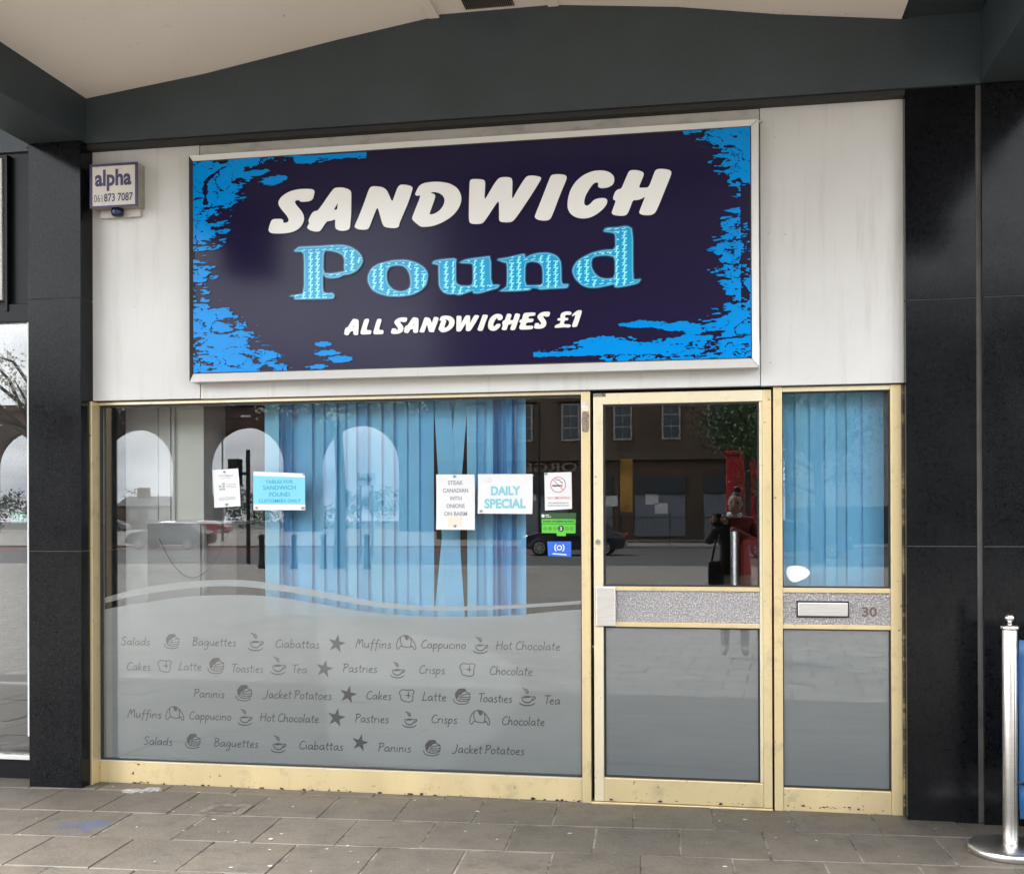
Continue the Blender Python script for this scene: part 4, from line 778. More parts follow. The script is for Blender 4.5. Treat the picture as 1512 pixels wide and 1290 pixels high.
# pale rounded board just behind the frosted film
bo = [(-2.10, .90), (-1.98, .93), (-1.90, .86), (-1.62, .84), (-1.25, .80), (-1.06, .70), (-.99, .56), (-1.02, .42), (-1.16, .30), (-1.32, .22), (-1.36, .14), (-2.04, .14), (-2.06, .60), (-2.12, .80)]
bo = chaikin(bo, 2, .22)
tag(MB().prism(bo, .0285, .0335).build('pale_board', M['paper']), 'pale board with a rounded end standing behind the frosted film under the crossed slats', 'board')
# chrome pole and red chair back inside the door
ch = thing('chrome_pole', 'chrome pole standing inside the glass door', 'pole', (.09, .5, 0))
part(ch)(MB().lathe([(.0, 0), (.09, 0), (.09, .012), (.024, .02), (.024, 1.36), (.018, 1.372), (.0, 1.374)], 20, (.09, .5, 0)).build('tube', mat('satin steel', (.6, .6, .6), .42, metal=1), None, 0, True))
rc = thing('red_armchair', 'dark red armchair back just inside the glass door', 'armchair', (.34, .7, 0))
M['redcloth'] = mat('dark red upholstery', (.22, .012, .010), .6, var=.3, vs_=6, bump=.4, bs=14)
part(rc)(MB().box(.13, .78, .78, .92, .5, 1.33).build('backrest', M['redcloth'], None, .05)); part(rc)(MB().box(.13, .78, .45, .77, .30, .62).build('seat', M['redcloth'], None, .04))
for x, y in ((.18, .5), (.73, .5), (.18, .87), (.73, .87)): part(rc)(MB().box(x - .02, x + .02, y - .02, y + .02, -.01, .299).build('leg', M['black']))

# ---------------------------------------------------------------- vertical blinds
def slat(x0, x1, y, z0, z1, tilt=0, lean=0, curve=.006):
    """one fabric slat, slightly cupped; lean moves the bottom sideways"""
    n = 1; vs = []
    for z, dx in ((z1, 0), (z0, lean)):
        for i in range(n + 1):
            t = i / n; vs.append((x0 + (x1 - x0) * t + dx, y + (t - .5) * tilt - curve * math.sin(math.pi * t), z))
    mb = MB().add(vs, [(i, i + 1, n + 2 + i, n + 1 + i) for i in range(n)])
    return mb
bd = thing('vertical_blind', 'pale blue vertical blind half drawn behind the large window, two slats crossed', 'blind', (-1.7, .17, 0))
bp = part(bd)
rb = random.Random(5)
def add_slats(xs, z0, z1, f, sg_=-1):
    for a, b in zip(xs, xs[1:]):
        f(slat(a - .004, b + .008, .17 + rb.uniform(-.004, .004), z0 + rb.uniform(-.004, .004), z1, sg_ * (.030 + rb.uniform(-.012, .014)), rb.uniform(-.002, .002), .002).build('slat', M['blind']))
add_slats(SLATS, .905, 2.10, bp)
add_slats(SLATS2, .905, 2.10, bp)
for t in TILT:
    (ax, az), (bx, bz), (cx, cz), (dx, dz) = t
    mb = MB(); y = .166 if ax < -1.38 else .18
    mb.add([(ax, y, 2.10), (bx, y + .012, 2.10), (cx, y + .012, .905), (dx, y, .905)], [(0, 1, 2, 3)]); bp(mb.build('slat', M['blind']))
mb = MB().add([(-1.462, .205, 2.1), (-1.362, .21, 2.1), (-1.362, .21, .905), (-1.458, .205, .905)], [(0, 1, 2, 3)]); bp(mb.build('slat', M['blind']))
for x in (-2.335, -2.325, -2.318, -2.31, -1.16, -1.145, -1.135, -1.105, -1.06, -1.045):      # edge-on stacked slats
    mb = MB(); mb.add([(x, .10, 2.1), (x + .006, .165, 2.1), (x + .006 + rb.uniform(-.01, .01), .165, .905), (x + rb.uniform(-.01, .01), .10, .905)], [(0, 1, 2, 3)]); bp(mb.build('slat', M['blind']))
bp(MB().box(-2.55, -.98, .15, .20, 2.1005, 2.13).build('head_track', M['white']))
bd2 = thing('vertical_blind', 'pale blue vertical blind fully closed behind the narrow side panel', 'blind', (.57, .17, 0))
add_slats(SLATS3, .80, 2.10, part(bd2), 1); part(bd2)(MB().box(.29, .86, .15, .20, 2.1005, 2.13).build('head_track', M['white']))

# ---------------------------------------------------------------- notices in the windows
def quad_plate(q, y, mt, name, par=None, th=.0006):
    return MB().prism([q[3], q[2], q[1], q[0]], y - th, y).build(name, mt, par)
def notice_sheet(q, y, mt, name, seed):
    r = random.Random(seed); n = 10; cs = [(cu, cv, r.uniform(.002, .008)) for cu, cv in ((0, 0), (1, 0), (1, 1), (0, 1))]; vs = []
    for k in (0, 1):
        for j in range(n + 1):
            for i in range(n + 1):
                u, v = i / n, j / n; p = lerp_q(q, u, v); c = sum(a * max(0, 1 - (abs(u - cu) + abs(v - cv)) / .32) ** 1.6 for cu, cv, a in cs)
                vs.append((p[0], y - c - .0005 * (1 - k), p[1]))
    N_ = (n + 1) ** 2; f = []
    for j in range(n):
        for i in range(n):
            a = j * (n + 1) + i; f += [(a, a + n + 1, a + n + 2, a + 1), (N_ + a, N_ + a + 1, N_ + a + n + 2, N_ + a + n + 1)]
    return MB().add(vs, f).build(name, mt, None, 0, True)
def lerp_q(q, u, v):
    a = (q[0][0] + (q[1][0] - q[0][0]) * u, q[0][1] + (q[1][1] - q[0][1]) * u); b = (q[3][0] + (q[2][0] - q[3][0]) * u, q[3][1] + (q[2][1] - q[3][1]) * u)
    return (a[0] + (b[0] - a[0]) * v, a[1] + (b[1] - a[1]) * v)
PY = .0134        # flat on the glass
def qwords(mb, q, s, u0, u1, v, hfrac, y, bold=0, mirror=False):
    a = lerp_q(q, u0, v); b = lerp_q(q, u1, v); H = q[0][1] - q[3][1]
    words_at(mb, s, a[0], b[0], (a[1] + b[1]) / 2, y, h=hfrac * H, bold=bold, mirror=mirror)
def sub(q, u0, v0, u1, v1): return [lerp_q(q, u0, v0), lerp_q(q, u1, v0), lerp_q(q, u1, v1), lerp_q(q, u0, v1)]
def disc(mb, cx, cz, r, y, n=20): mb.add([(cx + r * math.cos(2 * math.pi * i / n), y, cz + r * math.sin(2 * math.pi * i / n)) for i in range(n)], [tuple(range(n))])
def ringm(mb, cx, cz, r0, r1, y, n=24, a0=0, a1=2 * math.pi):
    vs = []
    for i in range(n + 1):
        a = a0 + (a1 - a0) * i / n; vs += [(cx + r0 * math.cos(a), y, cz + r0 * math.sin(a)), (cx + r1 * math.cos(a), y, cz + r1 * math.sin(a))]
    mb.add(vs, [(2 * i, 2 * i + 1, 2 * i + 3, 2 * i + 2) for i in range(n)])
INKS = {k: mat('print ' + k, c, .6) for k, c in dict(grey=(.28, .28, .29), cyan=(.17, .43, .48), cyan_bg=(.17, .50, .62), teal=(.03, .28, .42), red=(.52, .20, .19), dark=(.06, .06, .08), green=(.08, .42, .025), dgreen=(.01, .06, .01), blue=(.012, .10, .50), pale=(.66, .65, .62), sand=(.64, .55, .44), pink=(.56, .48, .46)).items()}
M['tack'] = mat('grey adhesive putty', (.20, .22, .24), .7)
# leaflet
q = POST['leaflet']; o = notice_sheet(q, PY, M['paper'], 'notice', 3); tag(o, 'small plain printed leaflet hung askew left of the cyan notice', 'notice', 'paper notices on the shop window')
mb = MB(); qwords(mb, q, 'STATEMENT', .22, .8, .19, .035, PY - .0008, .02); qwords(mb, q, 'NOTICE', .32, .66, .25, .03, PY - .0008)
for v in (.40, .44, .48, .74, .77, .80): 
    for u0, u1 in ((.5, .86),) if v < .6 else ((.18, .82),): mb.prism(list(reversed(sub(q, u0, v, u1, v + .012))), PY - .0009, PY - .0007)
for u, v in ((.2, .42), (.22, .5), (.34, .36), (.34, .43), (.34, .50)): mb.prism(list(reversed(sub(q, u, v, u + .1, v + .05))), PY - .0009, PY - .0007)
mb.build('print', INKS['grey'], o)
# tables notice
q = POST['tables']; o = quad_plate(q, PY, M['paper'], 'notice'); tag(o, 'cyan printed notice with four lines of text in a white margin', 'notice', 'paper notices on the shop window')
quad_plate(sub(q, .0, .11, 1, .85), PY - .0007, INKS['cyan_bg'], 'cyan_panel', o, .0003)
mb = MB()
for s, u0, u1, v, h in (('TABLES FOR', .24, .77, .29, .085), ('SANDWICH', .19, .82, .455, .105), ('POUND', .31, .71, .635, .105), ('CUSTOMERS ONLY', .10, .92, .795, .085)): qwords(mb, q, s, u0, u1, v, h, PY - .0012, .012)
mb.build('print', INKS['teal'], o)
# steak notice
q = POST['steak']; o = notice_sheet(q, PY, M['paper'], 'notice', 5); tag(o, 'tall white notice with five faint lines of text in front of the crossed slats', 'notice', 'paper notices on the shop window')
mb = MB()
for s, u0, u1, v in (('STEAK', .30, .70, .185), ('CANADIAN', .17, .83, .325), ('WITH', .34, .66, .468), ('ONIONS', .26, .74, .605), ('ON BARM', .20, .80, .745)): qwords(mb, q, s, u0, u1, v, .072, PY - .0009, .03)
mb.build('print', INKS['grey'], o)
quad_plate(sub(q, .30, .765, .67, .95), PY - .0008, INKS['sand'], 'tape_square', o, .0002)
# daily special
q = POST['daily']; o = notice_sheet(q, PY, M['paper'], 'notice', 6); tag(o, 'wide white notice with two large pale turquoise words', 'notice', 'paper notices on the shop window')
mb = MB(); qwords(mb, q, 'DAILY', .24, .78, .52, .21, PY - .0009, .04); mb.build('large_print', INKS['cyan'], o); mb = MB(); qwords(mb, q, 'SPECIAL', .12, .88, .85, .22, PY - .0009, .04); mb.build('large_print', INKS['cyan'], o)
mb = MB()
for k, (s0, u0) in enumerate((('Today', .06),)):
    a = lerp_q(q, .06, .27); hand_words(mb, 'Toda', a[0], a[0] + .055, a[1] + .01, PY - .0009, .002)
mb.build('handwriting', INKS['pink'], o)
# no smoking
q = POST['nosmoke']; o = notice_sheet(q, PY, M['paper'], 'notice', 7); tag(o, 'white notice with a crossed out cigarette above the green rating sticker', 'notice', 'paper notices on the shop window')
c = lerp_q(q, .5, .33); mb = MB(); ringm(mb, c[0], c[1], .036, .0415, PY - .0008); ribbon(mb, [(c[0] - .027, c[1] + .027), (c[0] + .027, c[1] - .027)], .005, PY - .0009)
qwords(mb, q, 'NO SMOKING', .10, .92, .715, .065, PY - .0008, .01); mb.build('red_print', INKS['red'], o)
mb = MB(); mb.box(c[0] - .030, c[0] + .012, PY - .0012, PY - .0010, c[1] - .009, c[1] - .001); mb.box(c[0] + .014, c[0] + .022, PY - .0012, PY - .0010, c[1] - .009, c[1] - .001)
ribbon(mb, [(c[0] + .02, c[1] + .004), (c[0] + .024, c[1] + .014), (c[0] + .008, c[1] + .014), (c[0] + .012, c[1] + .026), (c[0] - .010, c[1] + .024), (c[0] - .012, c[1] + .034)], .0035, PY - .0011)
qwords(mb, q, 'It is against the law to', .14, .88, .83, .032, PY - .0008, .02); qwords(mb, q, 'smoke in these premises', .10, .90, .90, .032, PY - .0008, .02); mb.build('black_print', INKS['dark'], o)
# hygiene rating
q = POST['hyg']; o = quad_plate(q, PY, INKS['green'], 'rating_sticker'); tag(o, 'green food hygiene rating sticker with a ringed number 3', 'sticker')
quad_plate(sub(q, -.03, -.42, 1.02, -.03), PY - .0001, INKS['dgreen'], 'dark_header', o); quad_plate(sub(q, .44, 1.0, .71, 1.2), PY + .0001, INKS['green'], 'tab', o)
mb = MB(); qwords(mb, q, 'FOOD HYGIENE RATING', .05, .95, .24, .15, PY - .0009, .03); quad = sub(q, .0, .33, 1, .37); mb.prism(list(reversed(quad)), PY - .0009, PY - .0007)
for k, u in enumerate((.10, .24, .39, .565, .74, .88)):
    p = lerp_q(q, u, .68)
    if k == 3: disc(mb, p[0], p[1], .0165, PY - .0009)
    else:
        ringm(mb, p[0], p[1], .0075, .0092, PY - .0009, 14); words_at(mb, str(k), p[0] - .003, p[0] + .003, p[1] - .004, PY - .0009, h=.008, bold=.01)
mb.build('dark_print', INKS['dgreen'], o)
mb = MB(); p = lerp_q(q, .565, .68); words_at(mb, '3', p[0] - .0055, p[0] + .0055, p[1] - .0085, PY - .0016, h=.017, bold=.02)
a = lerp_q(q, .045, -.22); disc(mb, a[0], a[1], .008, PY - .0009); ribbon(mb, [lerp_q(q, .12, -.28), lerp_q(q, .22, -.28)], .004, PY - .0009); ribbon(mb, [lerp_q(q, .12, -.16), lerp_q(q, .28, -.16)], .003, PY - .0009); mb.build('white_print', M['paper'], o)
# blue sticker
q = POST['blue']; o = quad_plate(q, PY, INKS['blue'], 'window_sticker'); tag(o, 'square blue sticker with a white ring symbol below the green sticker', 'sticker')
c = lerp_q(q, .5, .42); mb = MB(); ringm(mb, c[0], c[1], .0085, .0135, PY - .0008)
ringm(mb, c[0], c[1], .021, .0265, PY - .0008, 14, R(-48), R(48)); ringm(mb, c[0], c[1], .021, .0265, PY - .0008, 14, R(132), R(228)); ribbon(mb, [lerp_q(q, .2, .84), lerp_q(q, .8, .86)], .006, PY - .0008)
mb.build('white_print', M['paper'], o)
# rounded white sticker on side panel
q = POST['pat']; yq = .0090
pts = chaikin([lerp_q(q, u, v) for u, v in ((.05, .05), (.5, 0), (.8, .12), (1, .42), (.85, .68), (.6, .85), (.35, 1), (.15, .85), (0, .45))], 2, .25)
o = MB().prism(list(reversed(pts)), yq - .0006, yq).build('rounded_sticker', M['paper']); tag(o, 'pale rounded triangular sticker low on the side panel glass', 'sticker')
mb = MB(); qwords(mb, q, 'PPS', .18, .62, .48, .22, yq - .001, .03); mb.build('print', INKS['pale'], o)
# adhesive putty lumps
tk = MB(); rt = random.Random(2)
for x, z in ((POST['steak'][0][0] + .098, POST['steak'][0][1] - .012), (POST['steak'][3][0] + .10, POST['steak'][3][1] + .018), (POST['daily'][3][0] + .018, POST['daily'][3][1] + .012), (POST['daily'][1][0] - .003, POST['daily'][1][1] - .008), (POST['daily'][0][0] + .008, POST['daily'][0][1] - .008), (POST['tables'][3][0] + .02, POST['tables'][3][1] + .014), (POST['tables'][2][0] - .012, POST['tables'][2][1] + .012), (POST['tables'][1][0] - .004, POST['tables'][1][1] - .004), (POST['leaflet'][0][0] + .068, POST['leaflet'][0][1] - .010), (POST['leaflet'][3][0] + .07, POST['leaflet'][3][1] + .018), (POST['nosmoke'][0][0] + .008, POST['nosmoke'][0][1] - .006)):
    n = 10; tk.prism([(x + rt.uniform(.006, .012) * math.cos(-2 * math.pi * i / n), z + rt.uniform(.004, .009) * math.sin(-2 * math.pi * i / n)) for i in range(n)], PY - .004, PY - .0012)
tag(tk.build('putty', M['tack']), 'grey putty dabs holding the notices to the window', 'putty', kind='stuff')

# ---------------------------------------------------------------- neighbouring shopfront
nb = thing('neighbouring_shopfront', 'black framed glass shopfront with a pale lightbox beside the granite pillar', 'shopfront', (-4.4, 0, 0))
np_ = part(nb)
M['blackframe'] = mat('black frame', (.004, .004, .005), .4, spec=.2)
np_(MB().box(-7.5, -3.672, -.03, .06, 2.54, 2.64).build('transom', M['blackframe'], None, .003))
np_(MB().box(-7.5, -3.682, -.02, .04, 3.49, 4.6).build('header_panel', M['teal']))
np_(MB().box(-7.5, -3.672, .0, .2, 2.641, 3.489).build('sign_box', M['blackframe']))
np_(MB().box(-7.5, -3.92, -.035, -.001, 2.665, 3.455).build('sign_face', M['panel_trim'], None, .003)); np_(MB().box(-3.90, -3.885, -.04, -.001, 2.60, 3.47).build('sign_edge', M['blackframe']))
np_(MB().box(-7.5, -3.7835, .0, .008, .13, 2.539).build('glass_pane', M['glass']))
np_(MB().box(-3.783, -3.774, -.012, .03, .235, 2.539).build('edge_trim', M['white']))
np_(MB().box(-7.5, -3.672, -.02, .06, .105, .129).build('bottom_rail', M['alum'], None, .002)); np_(MB().box(-7.5, -3.672, .0, .06, -.02, .104).build('plinth', M['blackframe']))
np_(MB().box(-3.7735, -3.672, .0, .05, .13, 2.539).build('jamb', M['blackframe']))
np_(MB().box(-7.5, -3.7, 3.4, 3.5, 0, 3.5).build('back_wall', M['dark_room'])); np_(MB().box(-7.5, -3.62, .07, 3.4, -.12, -.02).build('floor', M['room_floor'])); np_(MB().box(-7.5, -3.61, .31, 3.4, 3.4, 3.5).build('ceiling', M['dark_room']))
ex = thing('exit_sign', 'small green exit sign with an arrow behind the neighbouring glass', 'exit sign', (-4.25, .6, 1.45))
M['exitg'] = mat('dim green sign', (.03, .16, .05), .5)
part(ex)(MB().box(-4.295, -4.20, .60, .62, 1.418, 1.484).build('plate', M['exitg'])); mb = MB(); ribbon(mb, [(-4.285, 1.451), (-4.252, 1.451)], .007, .599); ribbon(mb, [(-4.270, 1.467), (-4.285, 1.451), (-4.270, 1.435)], .006, .599); mb.box(-4.232, -4.212, .5985, .5992, 1.43, 1.472)
part(ex)(mb.build('arrow', INKS['cyan_bg']))

# ---------------------------------------------------------------- barrier post with banner
qb = thing('queue_barrier', 'brushed steel barrier post on a round base holding a blue banner', 'barrier', (1.229, -.585, 0))
bx, by = 1.229, -.585
qp = part(qb)
qp(MB().lathe([(.0, .001), (.168, .001), (.172, .006), (.172, .026), (.166, .034), (.04, .044), (.0, .045)], 48, (bx, by, 0)).build('base', M['steel'], None, 0, True))
pts = [(.0, .04), (.031, .04), (.031, .955), (.0, .955)]
qp(MB().lathe(pts, 32, (bx, by, 0)).build('pole', M['steel'], None, .001, True))
qp(MB().lathe([(.0, .9555), (.036, .9555), (.038, .959), (.038, .970), (.034, .975), (.012, .979), (.010, .986), (.0, .986)], 32, (bx, by, 0)).build('cap', M['chrome'], None, 0, True))
qp(MB().lathe([(.001, .984)] + [(0.0195 * math.sin(a), 1.005 - 0.0195 * math.cos(a)) for a in [math.pi * i / 12 for i in range(1, 12)]] + [(.001, 1.0246)], 24, (bx, by, 0)).build('ball_finial', M['chrome'], None, 0, True))
mb = MB(); mb.box(bx + .010, bx + .0125, by - .0312, by - .020, .06, .945); qp(mb.build('banner_slot', M['black'], None, .002))
mb = MB(); mb.tube([(bx + .02, by - .034, .31), (bx + .04, by - .05, .305), (bx + .05, by - .05, .33), (bx + .05, by - .045, .36)], .006, 8); qp(mb.build('hook', M['black'], None, 0, True))
vs = []; NB = 18
for j in range(11):
    z = .915 - .073 * j
    for i in range(NB + 1):
        t = i / NB; vs.append((bx + .031 + t * 1.35, by - .03 + .018 * math.sin(t * 9 + j * .35) + .01 * math.sin(j * .9), z - .035 * math.sin(math.pi * t) + (.028 * (1 - t) * (-1 if j == 10 else 0)) ))
mb = MB().add(vs, [(j * (NB + 1) + i, j * (NB + 1) + i + 1, (j + 1) * (NB + 1) + i + 1, (j + 1) * (NB + 1) + i) for j in range(10) for i in range(NB)])
bn = qp(mb.build('banner', M['bluvinyl'], None, 0, True)); sm_ = bn.modifiers.new('thick', 'SOLIDIFY'); sm_.thickness = .002

# ---------------------------------------------------------------- small things on the ground
lt = thing('plastic_wrapper', 'crumpled clear plastic wrapper lying on the paving by the sill', 'wrapper', (-2.98, -.235, 0))
mb = MB(); rl = random.Random(11); n = 9; vs = []
for i in range(n):
    for k in range(4):
        vs.append((-3.06 + .165 * i / (n - 1) + rl.uniform(-.006, .006), -.275 + .08 * i / (n - 1) + (k - 1.5) * .010 + rl.uniform(-.004, .004), .005 + (.014 if k in (1, 2) else 0) + rl.uniform(0, .014)))
mb.add(vs, [(i * 4 + k, i * 4 + k + 1, i * 4 + k + 5, i * 4 + k + 4) for i in range(n - 1) for k in range(3)])
wm = bpy.data.materials.new('clear plastic'); wm.use_nodes = True; b = wm.node_tree.nodes['Principled BSDF']; b.inputs['Base Color'].default_value = (.9, .9, .9, 1); b.inputs['Roughness'].default_value = .12; b.inputs['Alpha'].default_value = .14; b.inputs['Specular IOR Level'].default_value = .9
o = mb.build('film_strip', wm); part(lt)(o)
pc = thing('patched_slab', 'square patch with dark cover set into the paving near the sill', 'cover', (-2.42, -.46, 0))
patch_m = mat('patch cement', (.115, .097, .078), .9, var=.4, vs_=25, bump=.5, bs=90)
def gquad(pts, z, name, mt): 
    return part(pc)(MB().add([(x, y, z) for x, y in pts] + [(x, y, -.02) for x, y in pts], [(0, 1, 2, 3)] + [(k, k + 4, (k + 1) % 4 + 4, (k + 1) % 4) for k in range(4)]).build(name, mt))
gquad([(-2.53, -.545), (-2.29, -.532), (-2.30, -.355), (-2.50, -.365)], .0035, 'cement_surround', patch_m)
gquad([(-2.475, -.53), (-2.335, -.525), (-2.345, -.42), (-2.465, -.42)], .006, 'cover_plate', mat('dark cover', (.07, .06, .05), .8, var=.4, vs_=30))
mb = MB(); rg = random.Random(21)
for _ in range(75):
    x, y = rg.uniform(-3.4, 1.2), rg.uniform(-1.5, -.12); r = rg.choice((.003, .004, .005, .007, .011))
    n = 7; pts = [(x + r * rg.uniform(.6, 1.3) * math.cos(2 * math.pi * i / n), y + r * rg.uniform(.5, 1.2) * math.sin(2 * math.pi * i / n), .0045) for i in range(n)]
    mb.add(pts, [tuple(range(n))])
tag(mb.build('litter_flecks', mat('pale flecks', (.5, .48, .45), .8)), 'pale flecks of litter and gum scattered on the paving', 'litter', kind='stuff')
mb = MB()
for _ in range(120):
    t = rg.uniform(0, 1); x = -3.3 + 4.1 * t; r = rg.choice((.002, .003, .003, .004, .006, .009)); n = 6; y = -.0145 if x < -.69 else -.019
    if -.63 < x < .3 and rg.random() < .5: continue
    z = -.004 + rg.uniform(0, .012) + (.02 if x > -.6 else 0); mb.add([(x + r * 1.6 * rg.uniform(.5, 1.2) * math.cos(2 * math.pi * i / n), y - .0006, z + r * rg.uniform(.4, 1) * math.sin(2 * math.pi * i / n)) for i in range(n)], [tuple(range(n))])
mb.add([(-3.15 + dx, -.0125, .055 + dz) for dx, dz in ((-.010, -.006), (.006, -.009), (.004, .002), (.010, .008), (.0, .006), (-.003, .0))], [tuple(range(6))])
mb.add([(-3.12 + dx, -.0125, .104 + dz) for dx, dz in ((-.010, .002), (.006, -.007), (.013, -.002), (.0, .004))], [tuple(range(4))])
tag(mb.build('rust_specks', M['dirt_shade_black']), 'dark rust specks along the foot of the gold frame', 'rust', kind='stuff')

# ================================================================= across the square (seen mirrored in the glass)
def ep(root):
    inv = Matrix.Translation(root.location).inverted()
    def f(o): o.parent = root; o.matrix_parent_inverse = inv; return o
    return f
# brick viaduct
M['vbrick'] = mat('sooty viaduct brick', (.12, .066, .05), .9, var=.45, vs_=.35, bump=.1, dirt=(.035, .028, .025), dscale=.25, dthr=(.45, .65))
va = thing('railway_viaduct', 'sooty brick railway viaduct with tall round arches', 'viaduct', (-50, -122, 0)); vp_ = ep(va)
loops = [[(-110, -1), (-14, -1), (-14, 14.6), (-110, 14.6)]]
for cx in (-96.0, -82.0, -68.0, -54.2, -40.4, -26.6):
    hw, sp = 4.7, 7.6
    loops.append([(cx - hw, -.5)] + [(cx - hw * math.cos(math.pi * i / 20), sp + 4.5 * math.sin(math.pi * i / 20)) for i in range(21)] + [(cx + hw, -.5)])
me = flat_mesh(loops, .6); me.transform(Matrix.Translation((0, -119.6, 0))); vp_(link('arched_wall', me, M['vbrick']))
vp_(MB().box(-110, -14, -120.6, -118.6, 14.61, 15.3).build('parapet', M['vbrick']))
# stone building
M['stone'] = mat('sooty sandstone', (.115, .082, .056), .9, var=.4, vs_=.5, stretch=(1, 1, .4)); M['winglass'] = mat('old window', (.06, .07, .08), .15); M['winframe'] = mat('window paint', (.35, .35, .34), .6)
sb = thing('stone_building', 'tall dark sandstone building with sash windows and grey shopfronts', 'building', (-4, -75, 0)); bp_ = ep(sb)
Y0 = -70
bp_(MB().box(-19, 4.2, -90, Y0 - .0, -.3, 27).build('wall', M['stone']))
for z0, z1, d in ((5.25, 5.75, .5), (26, 27.2, .8), (11.9, 12.3, .35)): bp_(MB().box(-19.2, 4.4, Y0 + .01, Y0 + d, z0, z1).build('cornice', M['stone']))
for cx in (-16.2, -12.9, -9.7, -6.2, -3.0, 0.0, 3.0):
    for z in (6.6, 13.2, 19.4):
        f = bp_(MB().box(cx - .62, cx + .62, Y0 + .02, Y0 + .1, z, z + 2.5).build('window', M['winframe']))
        g_ = MB()
        for i in range(2):
            for j in range(3): g_.box(cx - .5 + i * .52, cx - .02 + i * .52, Y0 + .105, Y0 + .12, z + .14 + j * .78, z + .84 + j * .78)
        o = g_.build('pane', M['winglass'], f)
    f = MB(); f.prism([(cx - .95, 9.25), (cx + .95, 9.25), (cx, 9.9)], Y0 + .02, Y0 + .4); bp_(f.build('pediment', M['stone']))
M['shopgrey'] = mat('grey shutter', (.17, .19, .21), .6); M['shopdark'] = mat('dark shop sign', (.03, .04, .045), .5)
for x0, x1 in ((-13.4, -9.9), (-8.4, -6.9), (-5.4, -2.1), (-.9, 1.2)):
    bp_(MB().box(x0, x1, Y0 + .02, Y0 + .12, .2, 3.0).build('shopfront_pane', M['shopgrey'])); bp_(MB().box(x0, x1, Y0 + .02, Y0 + .3, 3.05, 4.2).build('shop_board', M['shopdark']))
mb = MB(); me = text_mesh('GEORGE', .01, 0, 0)
xs = [v.co.x for v in me.vertices]; a, b = min(xs), max(xs)
mb.add([(-12.9 + 5.4 * (1 - (v.co.x - a) / (b - a)), Y0 + .32, 4.55 + v.co.y * .85) for v in me.vertices], [tuple(p.vertices) for p in me.polygons]); bpy.data.meshes.remove(me)
bp_(mb.build('name_lettering', mat('bronze letters', (.25, .22, .17), .5)))
for x, z in ((-12.4, 2.6), (-4.2, 2.3), (-6.9, 2.2), (-3.6, 1.7)): bp_(MB().box(x - .5, x + .35, Y0 + .125, Y0 + .14, z, z + .7).build('notice_board', M['white']))
# pale low building further along
pb = thing('pale_building', 'long pale rendered building with a dark plinth across the road', 'building', (14, -62, 0)); p_ = ep(pb)
p_(MB().box(4.6, 40, -75, -58, 2.0, 8.2).build('wall', mat('pale render', (.34, .36, .34), .8, var=.08, vs_=.4))); p_(MB().box(4.6, 40, -75, -57.9, -.3, 1.99).build('plinth', mat('dark plinth', (.05, .06, .07), .6))); p_(MB().box(4.4, 40, -75.2, -57.6, 8.21, 13.5).build('upper_floor', mat('dark cladding', (.07, .08, .075), .6)))
for x in (8, 12, 16, 20): p_(MB().box(x, x + 1.6, -57.55, -57.4, 9.6, 11.6).build('window', M['winframe']))
# red kiosk
rk = thing('red_kiosk', 'tall red kiosk standing on the far pavement', 'kiosk', (1.2, -54, 0)); k_ = ep(rk)
M['red'] = mat('red paint', (.40, .012, .015), .45)
k_(MB().box(.45, 2.6, -55.4, -53.4, 0, 4.6).build('body', M['red'], None, .05)); k_(MB().box(.35, 2.7, -55.5, -53.3, 4.61, 4.85).build('roof', M['red'], None, .05)); k_(MB().box(1.9, 2.5, -53.38, -53.34, 1.6, 3.4).build('pane', M['winglass']))
# guard railing
M['iron'] = mat('black iron', (.012, .012, .013), .5)
for s in range(4):
    x0 = -7.4 + s * 2.5
    rl_ = thing('guard_railing', 'black iron guard railing panel, %s, on the far pavement' % ('one by the orange flag', 'second from the orange flag', 'third from the orange flag', 'one nearest the red kiosk')[s], 'railing', (x0, -53.2, 0), 'guard railings on the far pavement'); r_ = ep(rl_)
    mb = MB(); mb.box(x0, x0 + 2.4, -53.22, -53.18, 1.42, 1.47); mb.box(x0, x0 + 2.4, -53.22, -53.18, .15, .2); r_(mb.build('rail', M['iron']))
    mb = MB()
    for i in range(17): mb.box(x0 + .07 + i * .14, x0 + .09 + i * .14, -53.21, -53.19, .2, 1.42)
    r_(mb.build('infill_bars', M['iron'])); r_(MB().box(x0 - .06, x0, -53.24, -53.16, 0, 1.6).build('post', M['iron']))
# feather flag
ff = thing('feather_flag', 'tall orange and yellow feather flag on the far pavement', 'flag', (-4.6, -50.5, 0)); f_ = ep(ff)
f_(MB().box(-4.72, -4.66, -49.3, -49.24, -.1, 4.35).build('pole', M['iron'])); f_(MB().box(-4.65, -4.05, -49.29, -49.26, 1.7, 4.3).build('banner', mat('orange flag cloth', (.45, .24, .05), .7, var=.6, vs_=1.2)))
# traffic light
tl = thing('traffic_light', 'black traffic light on a pole by the kerb', 'traffic light', (-15.5, -30, 0)); t_ = ep(tl)
t_(MB().tube([(-15.45, -30, -.1), (-15.45, -30, 3.75)], .07, 10).build('pole', M['iron'])); t_(MB().box(-16.1, -15.72, -30.2, -29.8, 2.55, 3.45).build('signal_head', M['iron'], None, .04)); t_(MB().box(-15.72, -15.5, -30.05, -29.95, 2.9, 3.0).build('bracket', M['iron']))
